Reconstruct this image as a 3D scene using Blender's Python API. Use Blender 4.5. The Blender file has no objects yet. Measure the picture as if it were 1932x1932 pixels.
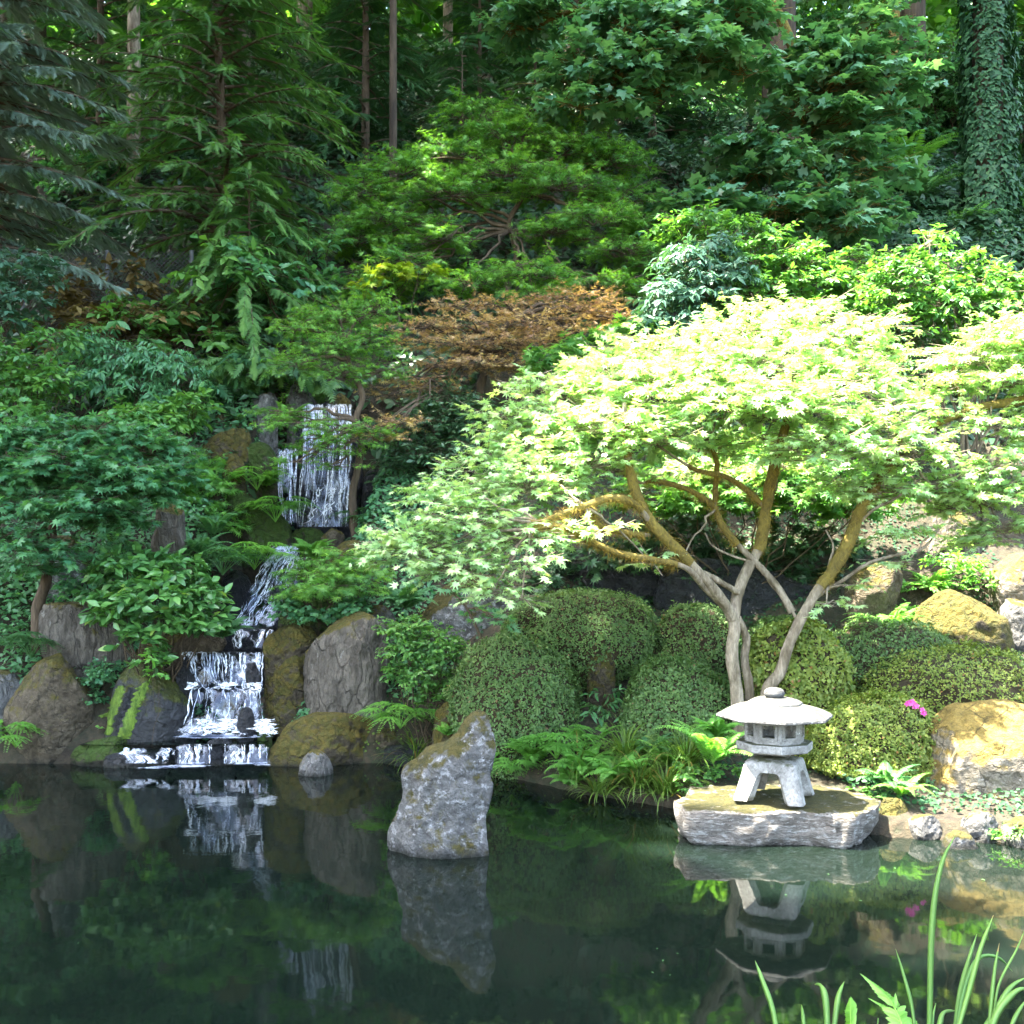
import bpy, math, random
import numpy as np
from mathutils import Vector

# ------------------------------------------------------------------ camera, light, exposure
R = math.radians
SC = bpy.context.scene
D, H, YH = 1932.0, 1.9, 1060.0          # picture side (px), eye height above the pond (m), horizon row
cam_d = bpy.data.cameras.new("camera"); cam = bpy.data.objects.new("camera", cam_d)
SC.collection.objects.link(cam); SC.camera = cam
cam.location = (0, 0, H); cam.rotation_euler = (R(90), 0, 0)
cam_d.sensor_width = 36; cam_d.sensor_height = 36; cam_d.lens = 36
cam_d.shift_y = (YH - 966) / D
cam_d.clip_start = .05; cam_d.clip_end = 400

SUN_TO = Vector((-.39, -.02, .91)).normalized()      # direction towards the sun
wd = bpy.data.worlds.new("World"); SC.world = wd; wd.use_nodes = True
sky = wd.node_tree.nodes.new("ShaderNodeTexSky"); sky.sky_type = 'NISHITA'; sky.sun_disc = False
sky.dust_density = 3.0; sky.ozone_density = .6
sky.sun_elevation = math.asin(SUN_TO.z); sky.sun_rotation = math.atan2(SUN_TO.x, SUN_TO.y)
bg = wd.node_tree.nodes["Background"]; bg.inputs["Strength"].default_value = .142
wd.node_tree.links.new(sky.outputs[0], bg.inputs["Color"])
sun_d = bpy.data.lights.new("sun", 'SUN'); sun_d.energy = 5.0; sun_d.angle = R(.5); sun_d.color = (1, .96, .90)
sun = bpy.data.objects.new("sun", sun_d); SC.collection.objects.link(sun)
sun.rotation_euler = SUN_TO.to_track_quat('Z', 'Y').to_euler()
vs = SC.view_settings
vs.view_transform = 'Standard'; vs.look = 'None'; vs.gamma = 1; vs.exposure = 3.92
try: vs.use_curve_mapping = False
except Exception: pass
vs.use_white_balance = True; vs.white_balance_temperature = 7000; vs.white_balance_tint = 6
cy = SC.cycles
cy.max_bounces = 8; cy.diffuse_bounces = 4; cy.glossy_bounces = 4; cy.transmission_bounces = 4
cy.transparent_max_bounces = 16; cy.caustics_reflective = False; cy.caustics_refractive = False
cy.use_adaptive_sampling = True; cy.adaptive_threshold = .02
SC.render.film_transparent = False

# ------------------------------------------------------------------ helpers
rng = np.random.default_rng(11)
COL = SC.collection

def W(px, py, Y):
    return np.array([(px - 966) / D * Y, Y, H - (py - YH) / D * Y])

def nz(v):
    v = np.asarray(v, float)
    return v / np.maximum(np.linalg.norm(v, axis=-1, keepdims=True), 1e-9)

def vnoise(p):
    p = np.asarray(p, float); i = np.floor(p).astype(np.int64); f = p - i; f = f * f * (3 - 2 * f)
    def h(a, b, c):
        n = (a * 374761393 + b * 668265263 + c * 2147483647 * 3 + 1013904223) & 0xFFFFFFFF
        n = ((n ^ (n >> 13)) * 1274126177) & 0xFFFFFFFF
        n = ((n ^ (n >> 16)) * 2246822519) & 0xFFFFFFFF
        return ((n ^ (n >> 15)) & 0xFFFFFF) / 16777215.0
    x, y, z = i[..., 0], i[..., 1], i[..., 2]; fx, fy, fz = f[..., 0], f[..., 1], f[..., 2]
    def L(a, b, t): return a + (b - a) * t
    return L(L(L(h(x, y, z), h(x + 1, y, z), fx), L(h(x, y + 1, z), h(x + 1, y + 1, z), fx), fy),
             L(L(h(x, y, z + 1), h(x + 1, y, z + 1), fx), L(h(x, y + 1, z + 1), h(x + 1, y + 1, z + 1), fx), fy), fz)

def fbm(p, o=4):
    s = 0; a = .5; t = 0
    p = np.asarray(p, float)
    for k in range(o):
        s = s + a * vnoise(p * 2 ** k + 17.3 * k); t += a; a *= .5
    return s / t

def props(o, label=None, cat=None, group=None, kind=None):
    if label: o["label"] = label
    if cat: o["category"] = cat
    if group: o["group"] = group
    if kind: o["kind"] = kind
    return o

def empty(name, loc, label, cat, group=None, rz=0):
    o = bpy.data.objects.new(name, None); COL.objects.link(o)
    o.location = tuple(float(v) for v in loc); o.rotation_euler = (0, 0, rz); o.empty_display_size = .1
    return props(o, label, cat, group)

class Geo:
    """collects faces, then links them as one mesh object"""
    def __init__(s): s.V = []; s.F = []; s.N = []; s.A = []; s.M = []; s.n = 0; s.UV = []
    def add(s, v, faces, rnd=0.5, mi=0):
        """faces: list of index tuples or an int array (m,k)"""
        v = np.asarray(v, float).reshape(-1, 3)
        if isinstance(faces, np.ndarray):
            s.F.append((faces + s.n).ravel()); s.N.append(np.full(len(faces), faces.shape[1])); nf = len(faces)
        else:
            s.F.append(np.concatenate([np.asarray(f) for f in faces]) + s.n); s.N.append(np.array([len(f) for f in faces])); nf = len(faces)
        s.M.append(np.full(nf, mi)); s.V.append(v)
        s.A.append(np.broadcast_to(np.asarray(rnd, float), (len(v),)).copy()); s.n += len(v)
    def scatter(s, T, pos, tip, nrm, size, rnd=None, mi=0):
        tv, tf = T
        pos = np.asarray(pos, float); n = len(pos)
        if n == 0: return
        y = nz(tip); z = np.asarray(nrm, float); z = nz(z - (z * y).sum(1, keepdims=True) * y); x = np.cross(y, z)
        size = np.broadcast_to(np.asarray(size, float), (n,))
        v = pos[:, None] + size[:, None, None] * (tv[None, :, 0:1] * x[:, None] + tv[None, :, 1:2] * y[:, None] + tv[None, :, 2:3] * z[:, None])
        if rnd is None: rnd = rng.random(n)
        k = len(tv); a = np.repeat(np.broadcast_to(rnd, (n,)), k)
        s.V.append(v.reshape(-1, 3)); s.A.append(a)
        off = (np.arange(n) * k + s.n)
        for f in tf:            # tf: list of arrays (m,kk), same kk within an array
            s.F.append((off[:, None, None] + f[None]).ravel()); s.N.append(np.full(n * len(f), f.shape[1])); s.M.append(np.full(n * len(f), mi))
        s.n += n * k
    def tube(s, pts, rad, sides=8, rough=0, rnd=.5, mi=0, cap=True, seed=0):
        pts = np.asarray(pts, float); n = len(pts); rad = np.broadcast_to(np.asarray(rad, float), (n,))
        t = nz(np.gradient(pts, axis=0)); u = np.cross(t[0], [0.13, .3, 1.0]); u = u / max(np.linalg.norm(u), 1e-6)
        ring = []
        a = np.arange(sides) * 2 * np.pi / sides
        for i in range(n):
            u = u - (u @ t[i]) * t[i]; u = u / max(np.linalg.norm(u), 1e-6); w = np.cross(t[i], u)
            ring.append(pts[i] + rad[i] * (np.cos(a)[:, None] * u + np.sin(a)[:, None] * w))
        v = np.array(ring)
        if rough:
            nn = fbm(v * 9 + seed, 3)[..., None] - .5
            v = v + (v - pts[:, None]) * nn * rough * 2
        idx = np.arange(n * sides).reshape(n, sides); nx = np.roll(idx, -1, 1)
        f = np.stack([idx[:-1], nx[:-1], nx[1:], idx[1:]], -1).reshape(-1, 4)
        s.add(v, f, rnd, mi)
        if cap:
            s.add(v[-1], [tuple(range(sides))], rnd, mi); s.add(v[0][::-1], [tuple(range(sides))], rnd, mi)
    def build(s, name, mats, parent=None, origin=None, smooth=True, uv=None):
        v = np.concatenate(s.V); f = np.concatenate(s.F); nn = np.concatenate(s.N); mi = np.concatenate(s.M)
        if parent is not None: origin = parent.matrix_basis.translation
        o3 = np.array(origin if origin is not None else (0, 0, 0), float)
        me = bpy.data.meshes.new(name)
        me.vertices.add(len(v)); me.vertices.foreach_set("co", (v - o3).astype(np.float32).ravel())
        me.loops.add(len(f)); me.loops.foreach_set("vertex_index", f.astype(np.int32))
        me.polygons.add(len(nn)); st = np.zeros(len(nn), np.int32); st[1:] = np.cumsum(nn)[:-1]
        me.polygons.foreach_set("loop_start", st)
        me.polygons.foreach_set("material_index", mi.astype(np.int32))
        me.polygons.foreach_set("use_smooth", np.full(len(nn), smooth))
        at = me.attributes.new("rnd", 'FLOAT', 'POINT'); at.data.foreach_set("value", np.concatenate(s.A).astype(np.float32))
        if uv is not None:
            l = me.uv_layers.new(name="UVMap"); l.data.foreach_set("uv", uv[f].astype(np.float32).ravel())
        me.update(calc_edges=True)
        for m in (mats if isinstance(mats, (list, tuple)) else [mats]): me.materials.append(m)
        o = bpy.data.objects.new(name, me); COL.objects.link(o)
        if parent is not None: o.parent = parent
        elif origin is not None: o.location = tuple(o3)
        return o

def spline(P, n=24):
    P = np.asarray(P, float); k = len(P)
    if k == 2: return P[0] + (P[1] - P[0]) * np.linspace(0, 1, n)[:, None]
    Q = np.vstack([2 * P[0] - P[1], P, 2 * P[-1] - P[-2]]); out = []
    ts = np.linspace(0, k - 1 - 1e-6, n)
    for t in ts:
        i = int(t); f = t - i; a, b, c, d = Q[i], Q[i + 1], Q[i + 2], Q[i + 3]
        out.append(.5 * ((2 * b) + (c - a) * f + (2 * a - 5 * b + 4 * c - d) * f * f + (3 * b - a - 3 * c + d) * f ** 3))
    return np.array(out)

# ------------------------------------------------------------------ leaf templates (unit length, tip along +Y, face +Z)
def T_lobed(angs, lens, notch, stalk=.12, droop=.18):
    v = [(0, stalk + .12, .02), (0, 0, 0)]; q = []
    A = [math.radians(a) for a in angs]
    pr = lambda r, a: (math.sin(a) * r, stalk + .12 + math.cos(a) * r, -droop * r * r)
    nts = []
    first = A[0] - (A[1] - A[0]) * .6
    edges = [first] + [(A[i] + A[i + 1]) / 2 for i in range(len(A) - 1)] + [A[-1] + (A[-1] - A[-2]) * .6]
    for e in edges: v.append(pr(notch if -2.6 < e < 2.6 else notch * .6, e)); nts.append(len(v) - 1)
    for i, (a, l) in enumerate(zip(A, lens)):
        v.append(pr(l * .85, a)); q.append((0, nts[i], len(v) - 1, nts[i + 1]))
    return np.array(v, float), [np.array(q)]
T_MAPLE = T_lobed([-128, -82, -40, 0, 40, 82, 128], [.42, .72, .92, 1, .92, .72, .42], .30)
T_BIG = T_lobed([-100, -48, 0, 48, 100], [.62, .9, 1, .9, .62], .46, droop=.12)
T_LACE = T_lobed([-70, -30, 0, 30, 70], [.7, .95, 1, .95, .7], .16)
T_IVY = T_lobed([-75, 0, 75], [.6, .9, .6], .38, stalk=.0)
def T_oval(w, fold=.08, droop=.1):
    v = [(0, 0, 0), (-w, .45, fold), (0, .5, 0), (w, .45, fold), (-w * .55, .8, fold * .6 - droop * .6), (w * .55, .8, fold * .6 - droop * .6), (0, 1, -droop)]
    return np.array(v, float), [np.array([(0, 2, 1), (0, 3, 2)]), np.array([(1, 2, 6, 4), (2, 3, 5, 6)])]
T_OVAL = T_oval(.24); T_ROUND = T_oval(.38); T_LONG = T_oval(.14, .04, .2)
T_DIA = (np.array([(0, 0, 0), (-.3, .5, .07), (0, 1, -.04), (.3, .5, .07)], float), [np.array([(0, 3, 2, 1)])])
def T_spray(n=12, w=.030, ln=.28, droop=.22):
    v = []; t = []
    def tri(a, d, l, ww):
        a = np.array(a, float); d = np.array(d, float); d /= np.linalg.norm(d); s = np.array([-d[1], d[0], 0]) * ww
        k = len(v); v.extend([a - s, a + s, a + d * l]); t.append((k, k + 1, k + 2))
    z = lambda y: -droop * y * y
    for i in range(n):
        y = .06 + .88 * i / n
        for sg in (-1, 1):
            tri((0, y, z(y)), (sg * .9, .62, -.16), ln * (1 - .72 * y) * (1 + .25 * math.sin(i * 5.1 + sg)), w)
    tri((0, 0, 0), (0, 1, -droop * .4), .62, w * .8); tri((0, .5, z(.5)), (0, 1, -droop * 1.5), .55, w * .8)
    return np.array(v), [np.array(t)]
T_SPRAY = T_spray(); T_SPRAY_C = T_spray(6, .07, .42)
T_TWIG = (np.array([(-.008, 0, -.005), (.008, 0, -.005), (0, 0, .01), (-.003, 1, -.002), (.003, 1, -.002), (0, 1, .004)], float),
          [np.array([(0, 1, 4, 3), (1, 2, 5, 4), (2, 0, 3, 5)])])
T_BLADE = (np.array([(-.012, 0, 0), (.012, 0, 0), (-.012, .4, .0), (.012, .4, .0), (-.008, .75, -.1), (.008, .75, -.1), (0, 1, -.28)], float),
           [np.array([(0, 1, 3, 2), (2, 3, 5, 4)]), np.array([(4, 5, 6)])])

# ------------------------------------------------------------------ materials
def new_mat(name):
    m = bpy.data.materials.new(name); m.use_nodes = True; nt = m.node_tree; nt.nodes.clear()
    return m, nt, nt.nodes, nt.links
def N(ns, t, **k):
    n = ns.new(t)
    for a, b in k.items():
        if a in n.bl_rna.properties: setattr(n, a, b)
        else: n.inputs[a].default_value = b
    return n
def c4(c): return (c[0], c[1], c[2], 1)
def mixc(ns, ls, fac, a, b):
    m = ns.new("ShaderNodeMix"); m.data_type = 'RGBA'
    for s, v in ((m.inputs[0], fac), (m.inputs[6], a), (m.inputs[7], b)):
        if hasattr(v, "is_linked") or hasattr(v, "links"): ls.new(v, s)
        elif isinstance(v, (int, float)): s.default_value = v
        else: s.default_value = c4(v)
    return m.outputs[2]
def ramp(ns, ls, src, p0, p1, c0=(0, 0, 0), c1=(1, 1, 1)):
    r = ns.new("ShaderNodeValToRGB"); e = r.color_ramp.elements
    e[0].position = p0; e[1].position = p1; e[0].color = c4(c0); e[1].color = c4(c1)
    ls.new(src, r.inputs[0]); return r.outputs[0]
def math_(ns, ls, op, a, b=0.0):
    m = ns.new("ShaderNodeMath"); m.operation = op
    for s, v in ((m.inputs[0], a), (m.inputs[1], b)):
        if isinstance(v, (int, float)): s.default_value = v
        else: ls.new(v, s)
    return m.outputs[0]
def noise(ns, ls, scale, detail=5, rough=.55, vec=None, dist=0):
    n = ns.new("ShaderNodeTexNoise"); n.inputs["Scale"].default_value = scale; n.inputs["Detail"].default_value = detail
    n.inputs["Roughness"].default_value = rough; n.inputs["Distortion"].default_value = dist
    if vec is not None: ls.new(vec, n.inputs["Vector"])
    return n.outputs["Fac"]

def leaf_mat(name, a, b, trans=.35, rough=.45, spec=.4, tint=(1.25, 1.35, .5), old=None):
    m, nt, ns, ls = new_mat(name)
    at = N(ns, "ShaderNodeAttribute", attribute_name="rnd")
    col = mixc(ns, ls, at.outputs["Fac"], a, b)
    if old: col = mixc(ns, ls, ramp(ns, ls, at.outputs["Fac"], .93, .97), col, old)
    p = ns.new("ShaderNodeBsdfPrincipled"); ls.new(col, p.inputs["Base Color"])
    p.inputs["Roughness"].default_value = rough; p.inputs["Specular IOR Level"].default_value = spec
    t = ns.new("ShaderNodeBsdfTranslucent")
    mm = ns.new("ShaderNodeMix"); mm.data_type = 'RGBA'; mm.blend_type = 'MULTIPLY'; mm.inputs[0].default_value = 1
    ls.new(col, mm.inputs[6]); mm.inputs[7].default_value = c4(tint); ls.new(mm.outputs[2], t.inputs["Color"])
    mx = ns.new("ShaderNodeMixShader"); mx.inputs[0].default_value = trans
    ls.new(p.outputs[0], mx.inputs[1]); ls.new(t.outputs[0], mx.inputs[2])
    o = ns.new("ShaderNodeOutputMaterial"); ls.new(mx.outputs[0], o.inputs["Surface"])
    return m

def rock_mat(name, a, b, lichen=(.45, .45, .42), lich=.62, moss=(.10, .10, .02), moss2=(.06, .09, .015), mthr=.75, streak=1, wet=.1, bump=.6, rough=.85, scale=1.0, mossn=1.0, cracks=.7):
    m, nt, ns, ls = new_mat(name)
    tc = ns.new("ShaderNodeTexCoord"); mp = ns.new("ShaderNodeMapping"); ls.new(tc.outputs["Object"], mp.inputs[0])
    mp.inputs["Scale"].default_value = (scale, scale, scale / streak); vec = mp.outputs[0]
    n1 = noise(ns, ls, 3.2, 8, .65, vec, .6); n2 = noise(ns, ls, 17, 6, .7, vec); n3 = noise(ns, ls, 60, 3, .6, vec)
    col = mixc(ns, ls, ramp(ns, ls, n1, .36, .64), a, b)
    col = mixc(ns, ls, ramp(ns, ls, n2, .30, .52, (.75, .75, .75), (0, 0, 0)), col, tuple(x * .35 for x in a))
    ln = math_(ns, ls, 'ADD', math_(ns, ls, 'MULTIPLY', noise(ns, ls, 6.5, 6, .68, vec, .3), .7), math_(ns, ls, 'MULTIPLY', n2, .3))
    col = mixc(ns, ls, ramp(ns, ls, ln, lich - .02, lich + .05), col, lichen)
    col = mixc(ns, ls, ramp(ns, ls, n3, .35, .7, (.35, .35, .35), (0, 0, 0)), col, tuple(x * .45 for x in b))
    ge = ns.new("ShaderNodeNewGeometry"); sp = ns.new("ShaderNodeSeparateXYZ"); ls.new(ge.outputs["Normal"], sp.inputs[0])
    mv = math_(ns, ls, 'ADD', math_(ns, ls, 'MULTIPLY', sp.outputs[2], .42), math_(ns, ls, 'MULTIPLY', noise(ns, ls, 4.2, 8, .7, vec), mossn))
    mf = ramp(ns, ls, mv, mthr - .05, mthr + .07)
    mc = mixc(ns, ls, ramp(ns, ls, noise(ns, ls, 9, 5, .7, vec), .38, .62), moss, moss2)
    mc = mixc(ns, ls, ramp(ns, ls, n3, .3, .7, (.6, .6, .6), (0, 0, 0)), mc, tuple(x * .4 for x in moss2))
    col = mixc(ns, ls, mf, col, mc)
    sz = ns.new("ShaderNodeSeparateXYZ"); ls.new(ge.outputs["Position"], sz.inputs[0])
    wf = ramp(ns, ls, math_(ns, ls, 'ADD', sz.outputs[2], math_(ns, ls, 'MULTIPLY', n2, .08)), .03, max(.035, wet), (1, 1, 1), (0, 0, 0))
    col = mixc(ns, ls, wf, col, (.012, .012, .008))
    p = ns.new("ShaderNodeBsdfPrincipled"); ls.new(col, p.inputs["Base Color"])
    p.inputs["Roughness"].default_value = rough; p.inputs["Specular IOR Level"].default_value = .3
    bp = ns.new("ShaderNodeBump"); bp.inputs["Strength"].default_value = bump; bp.inputs["Distance"].default_value = .07
    wp = ns.new("ShaderNodeVectorMath"); wp.operation = 'ADD'; ls.new(vec, wp.inputs[0])
    wq = ns.new("ShaderNodeTexNoise"); wq.inputs["Scale"].default_value = 5; wq.inputs["Detail"].default_value = 4; ls.new(vec, wq.inputs["Vector"])
    wm = ns.new("ShaderNodeVectorMath"); wm.operation = 'SCALE'; wm.inputs["Scale"].default_value = .30; ls.new(wq.outputs["Color"], wm.inputs[0]); ls.new(wm.outputs[0], wp.inputs[1])
    vo = ns.new("ShaderNodeTexVoronoi"); vo.feature = 'DISTANCE_TO_EDGE'; vo.inputs["Scale"].default_value = 2.6; ls.new(wp.outputs[0], vo.inputs["Vector"])
    vf = ns.new("ShaderNodeTexVoronoi"); vf.inputs["Scale"].default_value = 7; ls.new(wp.outputs[0], vf.inputs["Vector"])
    crack = ramp(ns, ls, vo.outputs["Distance"], .0, .045, (1, 1, 1), (0, 0, 0))
    ck = math_(ns, ls, 'MULTIPLY', crack, ramp(ns, ls, n1, .40, .60))
    ls.new(mixc(ns, ls, math_(ns, ls, 'MULTIPLY', ck, cracks), col, (.012, .010, .008)), p.inputs["Base Color"])
    hh0 = math_(ns, ls, 'SUBTRACT', math_(ns, ls, 'MULTIPLY', vf.outputs["Distance"], .25 + .9 * cracks), math_(ns, ls, 'MULTIPLY', ck, .6 * cracks))
    hh = math_(ns, ls, 'ADD', math_(ns, ls, 'ADD', hh0, math_(ns, ls, 'MULTIPLY', n1, 1.0)), math_(ns, ls, 'ADD', math_(ns, ls, 'MULTIPLY', n2, .6), math_(ns, ls, 'MULTIPLY', n3, .35)))
    ls.new(hh, bp.inputs["Height"]); ls.new(bp.outputs[0], p.inputs["Normal"])
    o = ns.new("ShaderNodeOutputMaterial"); ls.new(p.outputs[0], o.inputs["Surface"])
    return m

def plain_mat(name, a, b, rough=.8, scale=12, bump=.3, streak=1, spec=.3):
    m, nt, ns, ls = new_mat(name)
    tc = ns.new("ShaderNodeTexCoord"); mp = ns.new("ShaderNodeMapping"); ls.new(tc.outputs["Object"], mp.inputs[0])
    mp.inputs["Scale"].default_value = (1, 1, 1 / streak); vec = mp.outputs[0]
    n1 = noise(ns, ls, scale, 7, .65, vec, .4); n2 = noise(ns, ls, scale * 5, 3, .6, vec)
    col = mixc(ns, ls, ramp(ns, ls, n1, .36, .62), a, b)
    col = mixc(ns, ls, ramp(ns, ls, n2, .34, .6, (.5, .5, .5), (0, 0, 0)), col, tuple(x * .4 for x in a))
    p = ns.new("ShaderNodeBsdfPrincipled"); ls.new(col, p.inputs["Base Color"]); p.inputs["Roughness"].default_value = rough
    p.inputs["Specular IOR Level"].default_value = spec
    bp = ns.new("ShaderNodeBump"); bp.inputs["Strength"].default_value = bump; bp.inputs["Distance"].default_value = .03
    ls.new(math_(ns, ls, 'ADD', n1, math_(ns, ls, 'MULTIPLY', n2, .4)), bp.inputs["Height"]); ls.new(bp.outputs[0], p.inputs["Normal"])
    o = ns.new("ShaderNodeOutputMaterial"); ls.new(p.outputs[0], o.inputs["Surface"])
    return m

# ------------------------------------------------------------------ ground
SH = np.array([(-40, 9.6), (-4.8, 9.65), (-2.3, 9.55), (-1.0, 9.7), (-.45, 9.55), (0, 9.0), (.58, 8.4), (.97, 8.1), (1.25, 7.9), (1.7, 7.6), (2.3, 7.3), (2.62, 7.05), (3.4, 6.9), (5, 6.6), (7, 5.4), (8.5, 2), (10, -3), (40, -4)])
HP = np.array([(6, .02), (7.3, .08), (8.1, .22), (8.6, .34), (9.3, .5), (10, .9), (11.5, 2.2), (13, 3.7), (15, 5.5), (18, 8), (22, 11.2), (27, 14.8), (31, 16.9), (40, 17.4), (90, 17.8)])
CH = np.array([(-2.95, 9.6, .0), (-2.8, 10.0, .1), (-2.75, 10.35, .6), (-2.6, 10.9, .95), (-2.6, 11.4, 1.3), (-2.5, 12.0, 1.8), (-2.4, 12.7, 2.1), (-2.3, 13.2, 2.2)])
def gz(x, y):
    x = np.asarray(x, float); y = np.asarray(y, float)
    d = y - np.interp(x, SH[:, 0], SH[:, 1])
    hill = np.interp(y, HP[:, 0], HP[:, 1])
    up = np.minimum(np.maximum(hill, .1 + .12 * d), .06 + 1.25 * d)
    z = np.where(d > 0, up, np.maximum(-.03 + d * 1.6, -.7))
    p = np.stack([x * .55, y * .55, np.zeros_like(x)], -1)
    z = z + np.clip(d, 0, 3) * .22 * (fbm(p, 4) - .5)
    near = np.interp(y, [2.8, 3.3, 3.8, 4.05], [.32, .2, .02, -.5])          # the bank under the camera
    z = np.where((y < 4.1), np.maximum(z, near), z)
    w = np.full(x.shape, 9e9); cz = np.zeros(x.shape)
    for i in range(len(CH) - 1):
        a, b = CH[i], CH[i + 1]; ab = b[:2] - a[:2]
        t = np.clip(((x - a[0]) * ab[0] + (y - a[1]) * ab[1]) / (ab @ ab), 0, 1)
        dd = np.hypot(x - a[0] - t * ab[0], y - a[1] - t * ab[1]); c = a[2] + t * (b[2] - a[2]) - .25
        cz = np.where(dd < w, c, cz); w = np.minimum(w, dd)
    k = np.clip((w - .5) / .45, 0, 1)
    return np.where(d > 0, np.minimum(z, cz) * (1 - k) + z * k, z)
def g1(x, y): return float(gz(np.array([x]), np.array([y]))[0])

def soil_mat():
    m, nt, ns, ls = new_mat("soil")
    tc = ns.new("ShaderNodeTexCoord"); vec = tc.outputs["Object"]
    n1 = noise(ns, ls, 1.6, 8, .7, vec); n2 = noise(ns, ls, 14, 6, .7, vec)
    col = mixc(ns, ls, ramp(ns, ls, n1, .4, .6), (.020, .014, .008), (.020, .028, .010))
    col = mixc(ns, ls, ramp(ns, ls, n2, .4, .62), col, (.05, .036, .02))
    p = ns.new("ShaderNodeBsdfPrincipled"); ls.new(col, p.inputs["Base Color"]); p.inputs["Roughness"].default_value = .95
    bp = ns.new("ShaderNodeBump"); bp.inputs["Strength"].default_value = .8; bp.inputs["Distance"].default_value = .08
    ls.new(n2, bp.inputs["Height"]); ls.new(bp.outputs[0], p.inputs["Normal"])
    o = ns.new("ShaderNodeOutputMaterial"); ls.new(p.outputs[0], o.inputs["Surface"]); return m
SOIL = soil_mat()
gx = np.concatenate([np.linspace(-90, -14, 26)[:-1], np.linspace(-14, 14, 240), np.linspace(14, 90, 26)[1:]])
gy = np.concatenate([np.linspace(-30, 2, 14)[:-1], np.linspace(2, 16, 150), np.linspace(16, 34, 70)[1:], np.linspace(34, 150, 20)[1:]])
GX, GY = np.meshgrid(gx, gy); GZ = gz(GX, GY)
G = Geo(); idx = np.arange(GX.size).reshape(GX.shape)
G.add(np.stack([GX, GY, GZ], -1), np.stack([idx[:-1, :-1], idx[:-1, 1:], idx[1:, 1:], idx[1:, :-1]], -1).reshape(-1, 4))
props(G.build("hillside_ground", SOIL), kind="structure")

def water_mat():
    m, nt, ns, ls = new_mat("pond_water")
    tc = ns.new("ShaderNodeTexCoord"); vec = tc.outputs["Object"]
    p = ns.new("ShaderNodeBsdfPrincipled")
    col = mixc(ns, ls, ramp(ns, ls, noise(ns, ls, .5, 4, .6, vec), .35, .65), (.0028, .0060, .0044), (.0044, .0078, .0054))
    ls.new(col, p.inputs["Base Color"])
    p.inputs["Roughness"].default_value = .035; p.inputs["IOR"].default_value = 1.36
    w1 = noise(ns, ls, 1.1, 3, .5, vec); w2 = noise(ns, ls, 7, 3, .55, vec)
    sx = ns.new("ShaderNodeVectorMath"); sx.operation = 'DISTANCE'; ls.new(vec, sx.inputs[0]); sx.inputs[1].default_value = (-2.35, 9.5, 0)
    k = math_(ns, ls, 'ADD', .12, ramp(ns, ls, math_(ns, ls, 'MULTIPLY', sx.outputs["Value"], .25), 0, 1, (1, 1, 1), (0, 0, 0)))
    hgt = math_(ns, ls, 'ADD', math_(ns, ls, 'MULTIPLY', w1, .8), math_(ns, ls, 'MULTIPLY', math_(ns, ls, 'MULTIPLY', w2, .35), k))
    bp = ns.new("ShaderNodeBump"); bp.inputs["Strength"].default_value = .10; bp.inputs["Distance"].default_value = .05
    ls.new(hgt, bp.inputs["Height"]); ls.new(bp.outputs[0], p.inputs["Normal"])
    o = ns.new("ShaderNodeOutputMaterial"); ls.new(p.outputs[0], o.inputs["Surface"]); return m
G = Geo(); G.add([(-40, 3.2, 0), (14, 3.2, 0), (14, 10.2, 0), (-40, 10.2, 0)], [(0, 1, 2, 3)])
props(G.build("pond_water", water_mat()), kind="structure")

# ------------------------------------------------------------------ rocks
BROWN, BROWN2 = (.055, .040, .024), (.19, .150, .10)
GREY, GREY2 = (.065, .063, .06), (.26, .25, .24)
GOLD, OLIVE, GREEN = (.16, .115, .02), (.085, .085, .018), (.05, .10, .014)
M_POND = rock_mat("pale_lichen_stone", (.075, .072, .068), (.25, .245, .24), (.46, .46, .47), .55, (.12, .095, .02), (.06, .06, .015), .60, wet=.12, cracks=.3, bump=1.0, scale=2.2)
M_SLAB = rock_mat("bedded_stone", (.14, .12, .10), (.40, .36, .32), (.56, .54, .51), .54, (.10, .085, .02), (.055, .055, .018), .80, streak=.34, cracks=.15, wet=.06, bump=1.0, scale=2.0)
M_BROWN = rock_mat("brown_stone", BROWN, BROWN2, (.34, .31, .26), .66, GOLD, OLIVE, .68, bump=1.0, scale=2)
M_MOSSY = rock_mat("mossy_stone", BROWN, (.13, .105, .07), (.32, .30, .27), .68, GOLD, OLIVE, .50, bump=1.0, scale=2)
M_GREENM = rock_mat("green_mossy_stone", (.05, .045, .03), (.10, .085, .055), (.25, .25, .2), .72, (.055, .085, .012), GREEN, .46, bump=1.0, scale=2)
M_GREY = rock_mat("grey_stone", GREY, GREY2, (.5, .5, .47), .60, GOLD, OLIVE, .78, streak=1.6, bump=1.0, scale=2)
M_TALL = rock_mat("grooved_grey_stone", (.055, .046, .036), (.22, .19, .155), (.42, .40, .37), .62, GOLD, OLIVE, .72, streak=2.6, bump=1.0, scale=2.2)
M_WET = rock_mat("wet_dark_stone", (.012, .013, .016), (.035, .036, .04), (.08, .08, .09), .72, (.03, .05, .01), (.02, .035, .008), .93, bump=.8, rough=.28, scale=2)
M_SUNNY = rock_mat("golden_moss_stone", (.13, .11, .085), (.30, .26, .20), (.55, .52, .46), .60, (.27, .19, .05), (.17, .12, .03), .58, bump=.8, scale=1.8)
M_ALGAE = rock_mat("algae_stone", (.03, .03, .03), (.06, .06, .065), (.1, .1, .1), .75, (.09, .085, .015), (.05, .065, .012), .66, bump=.7, rough=.5, scale=2)

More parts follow.
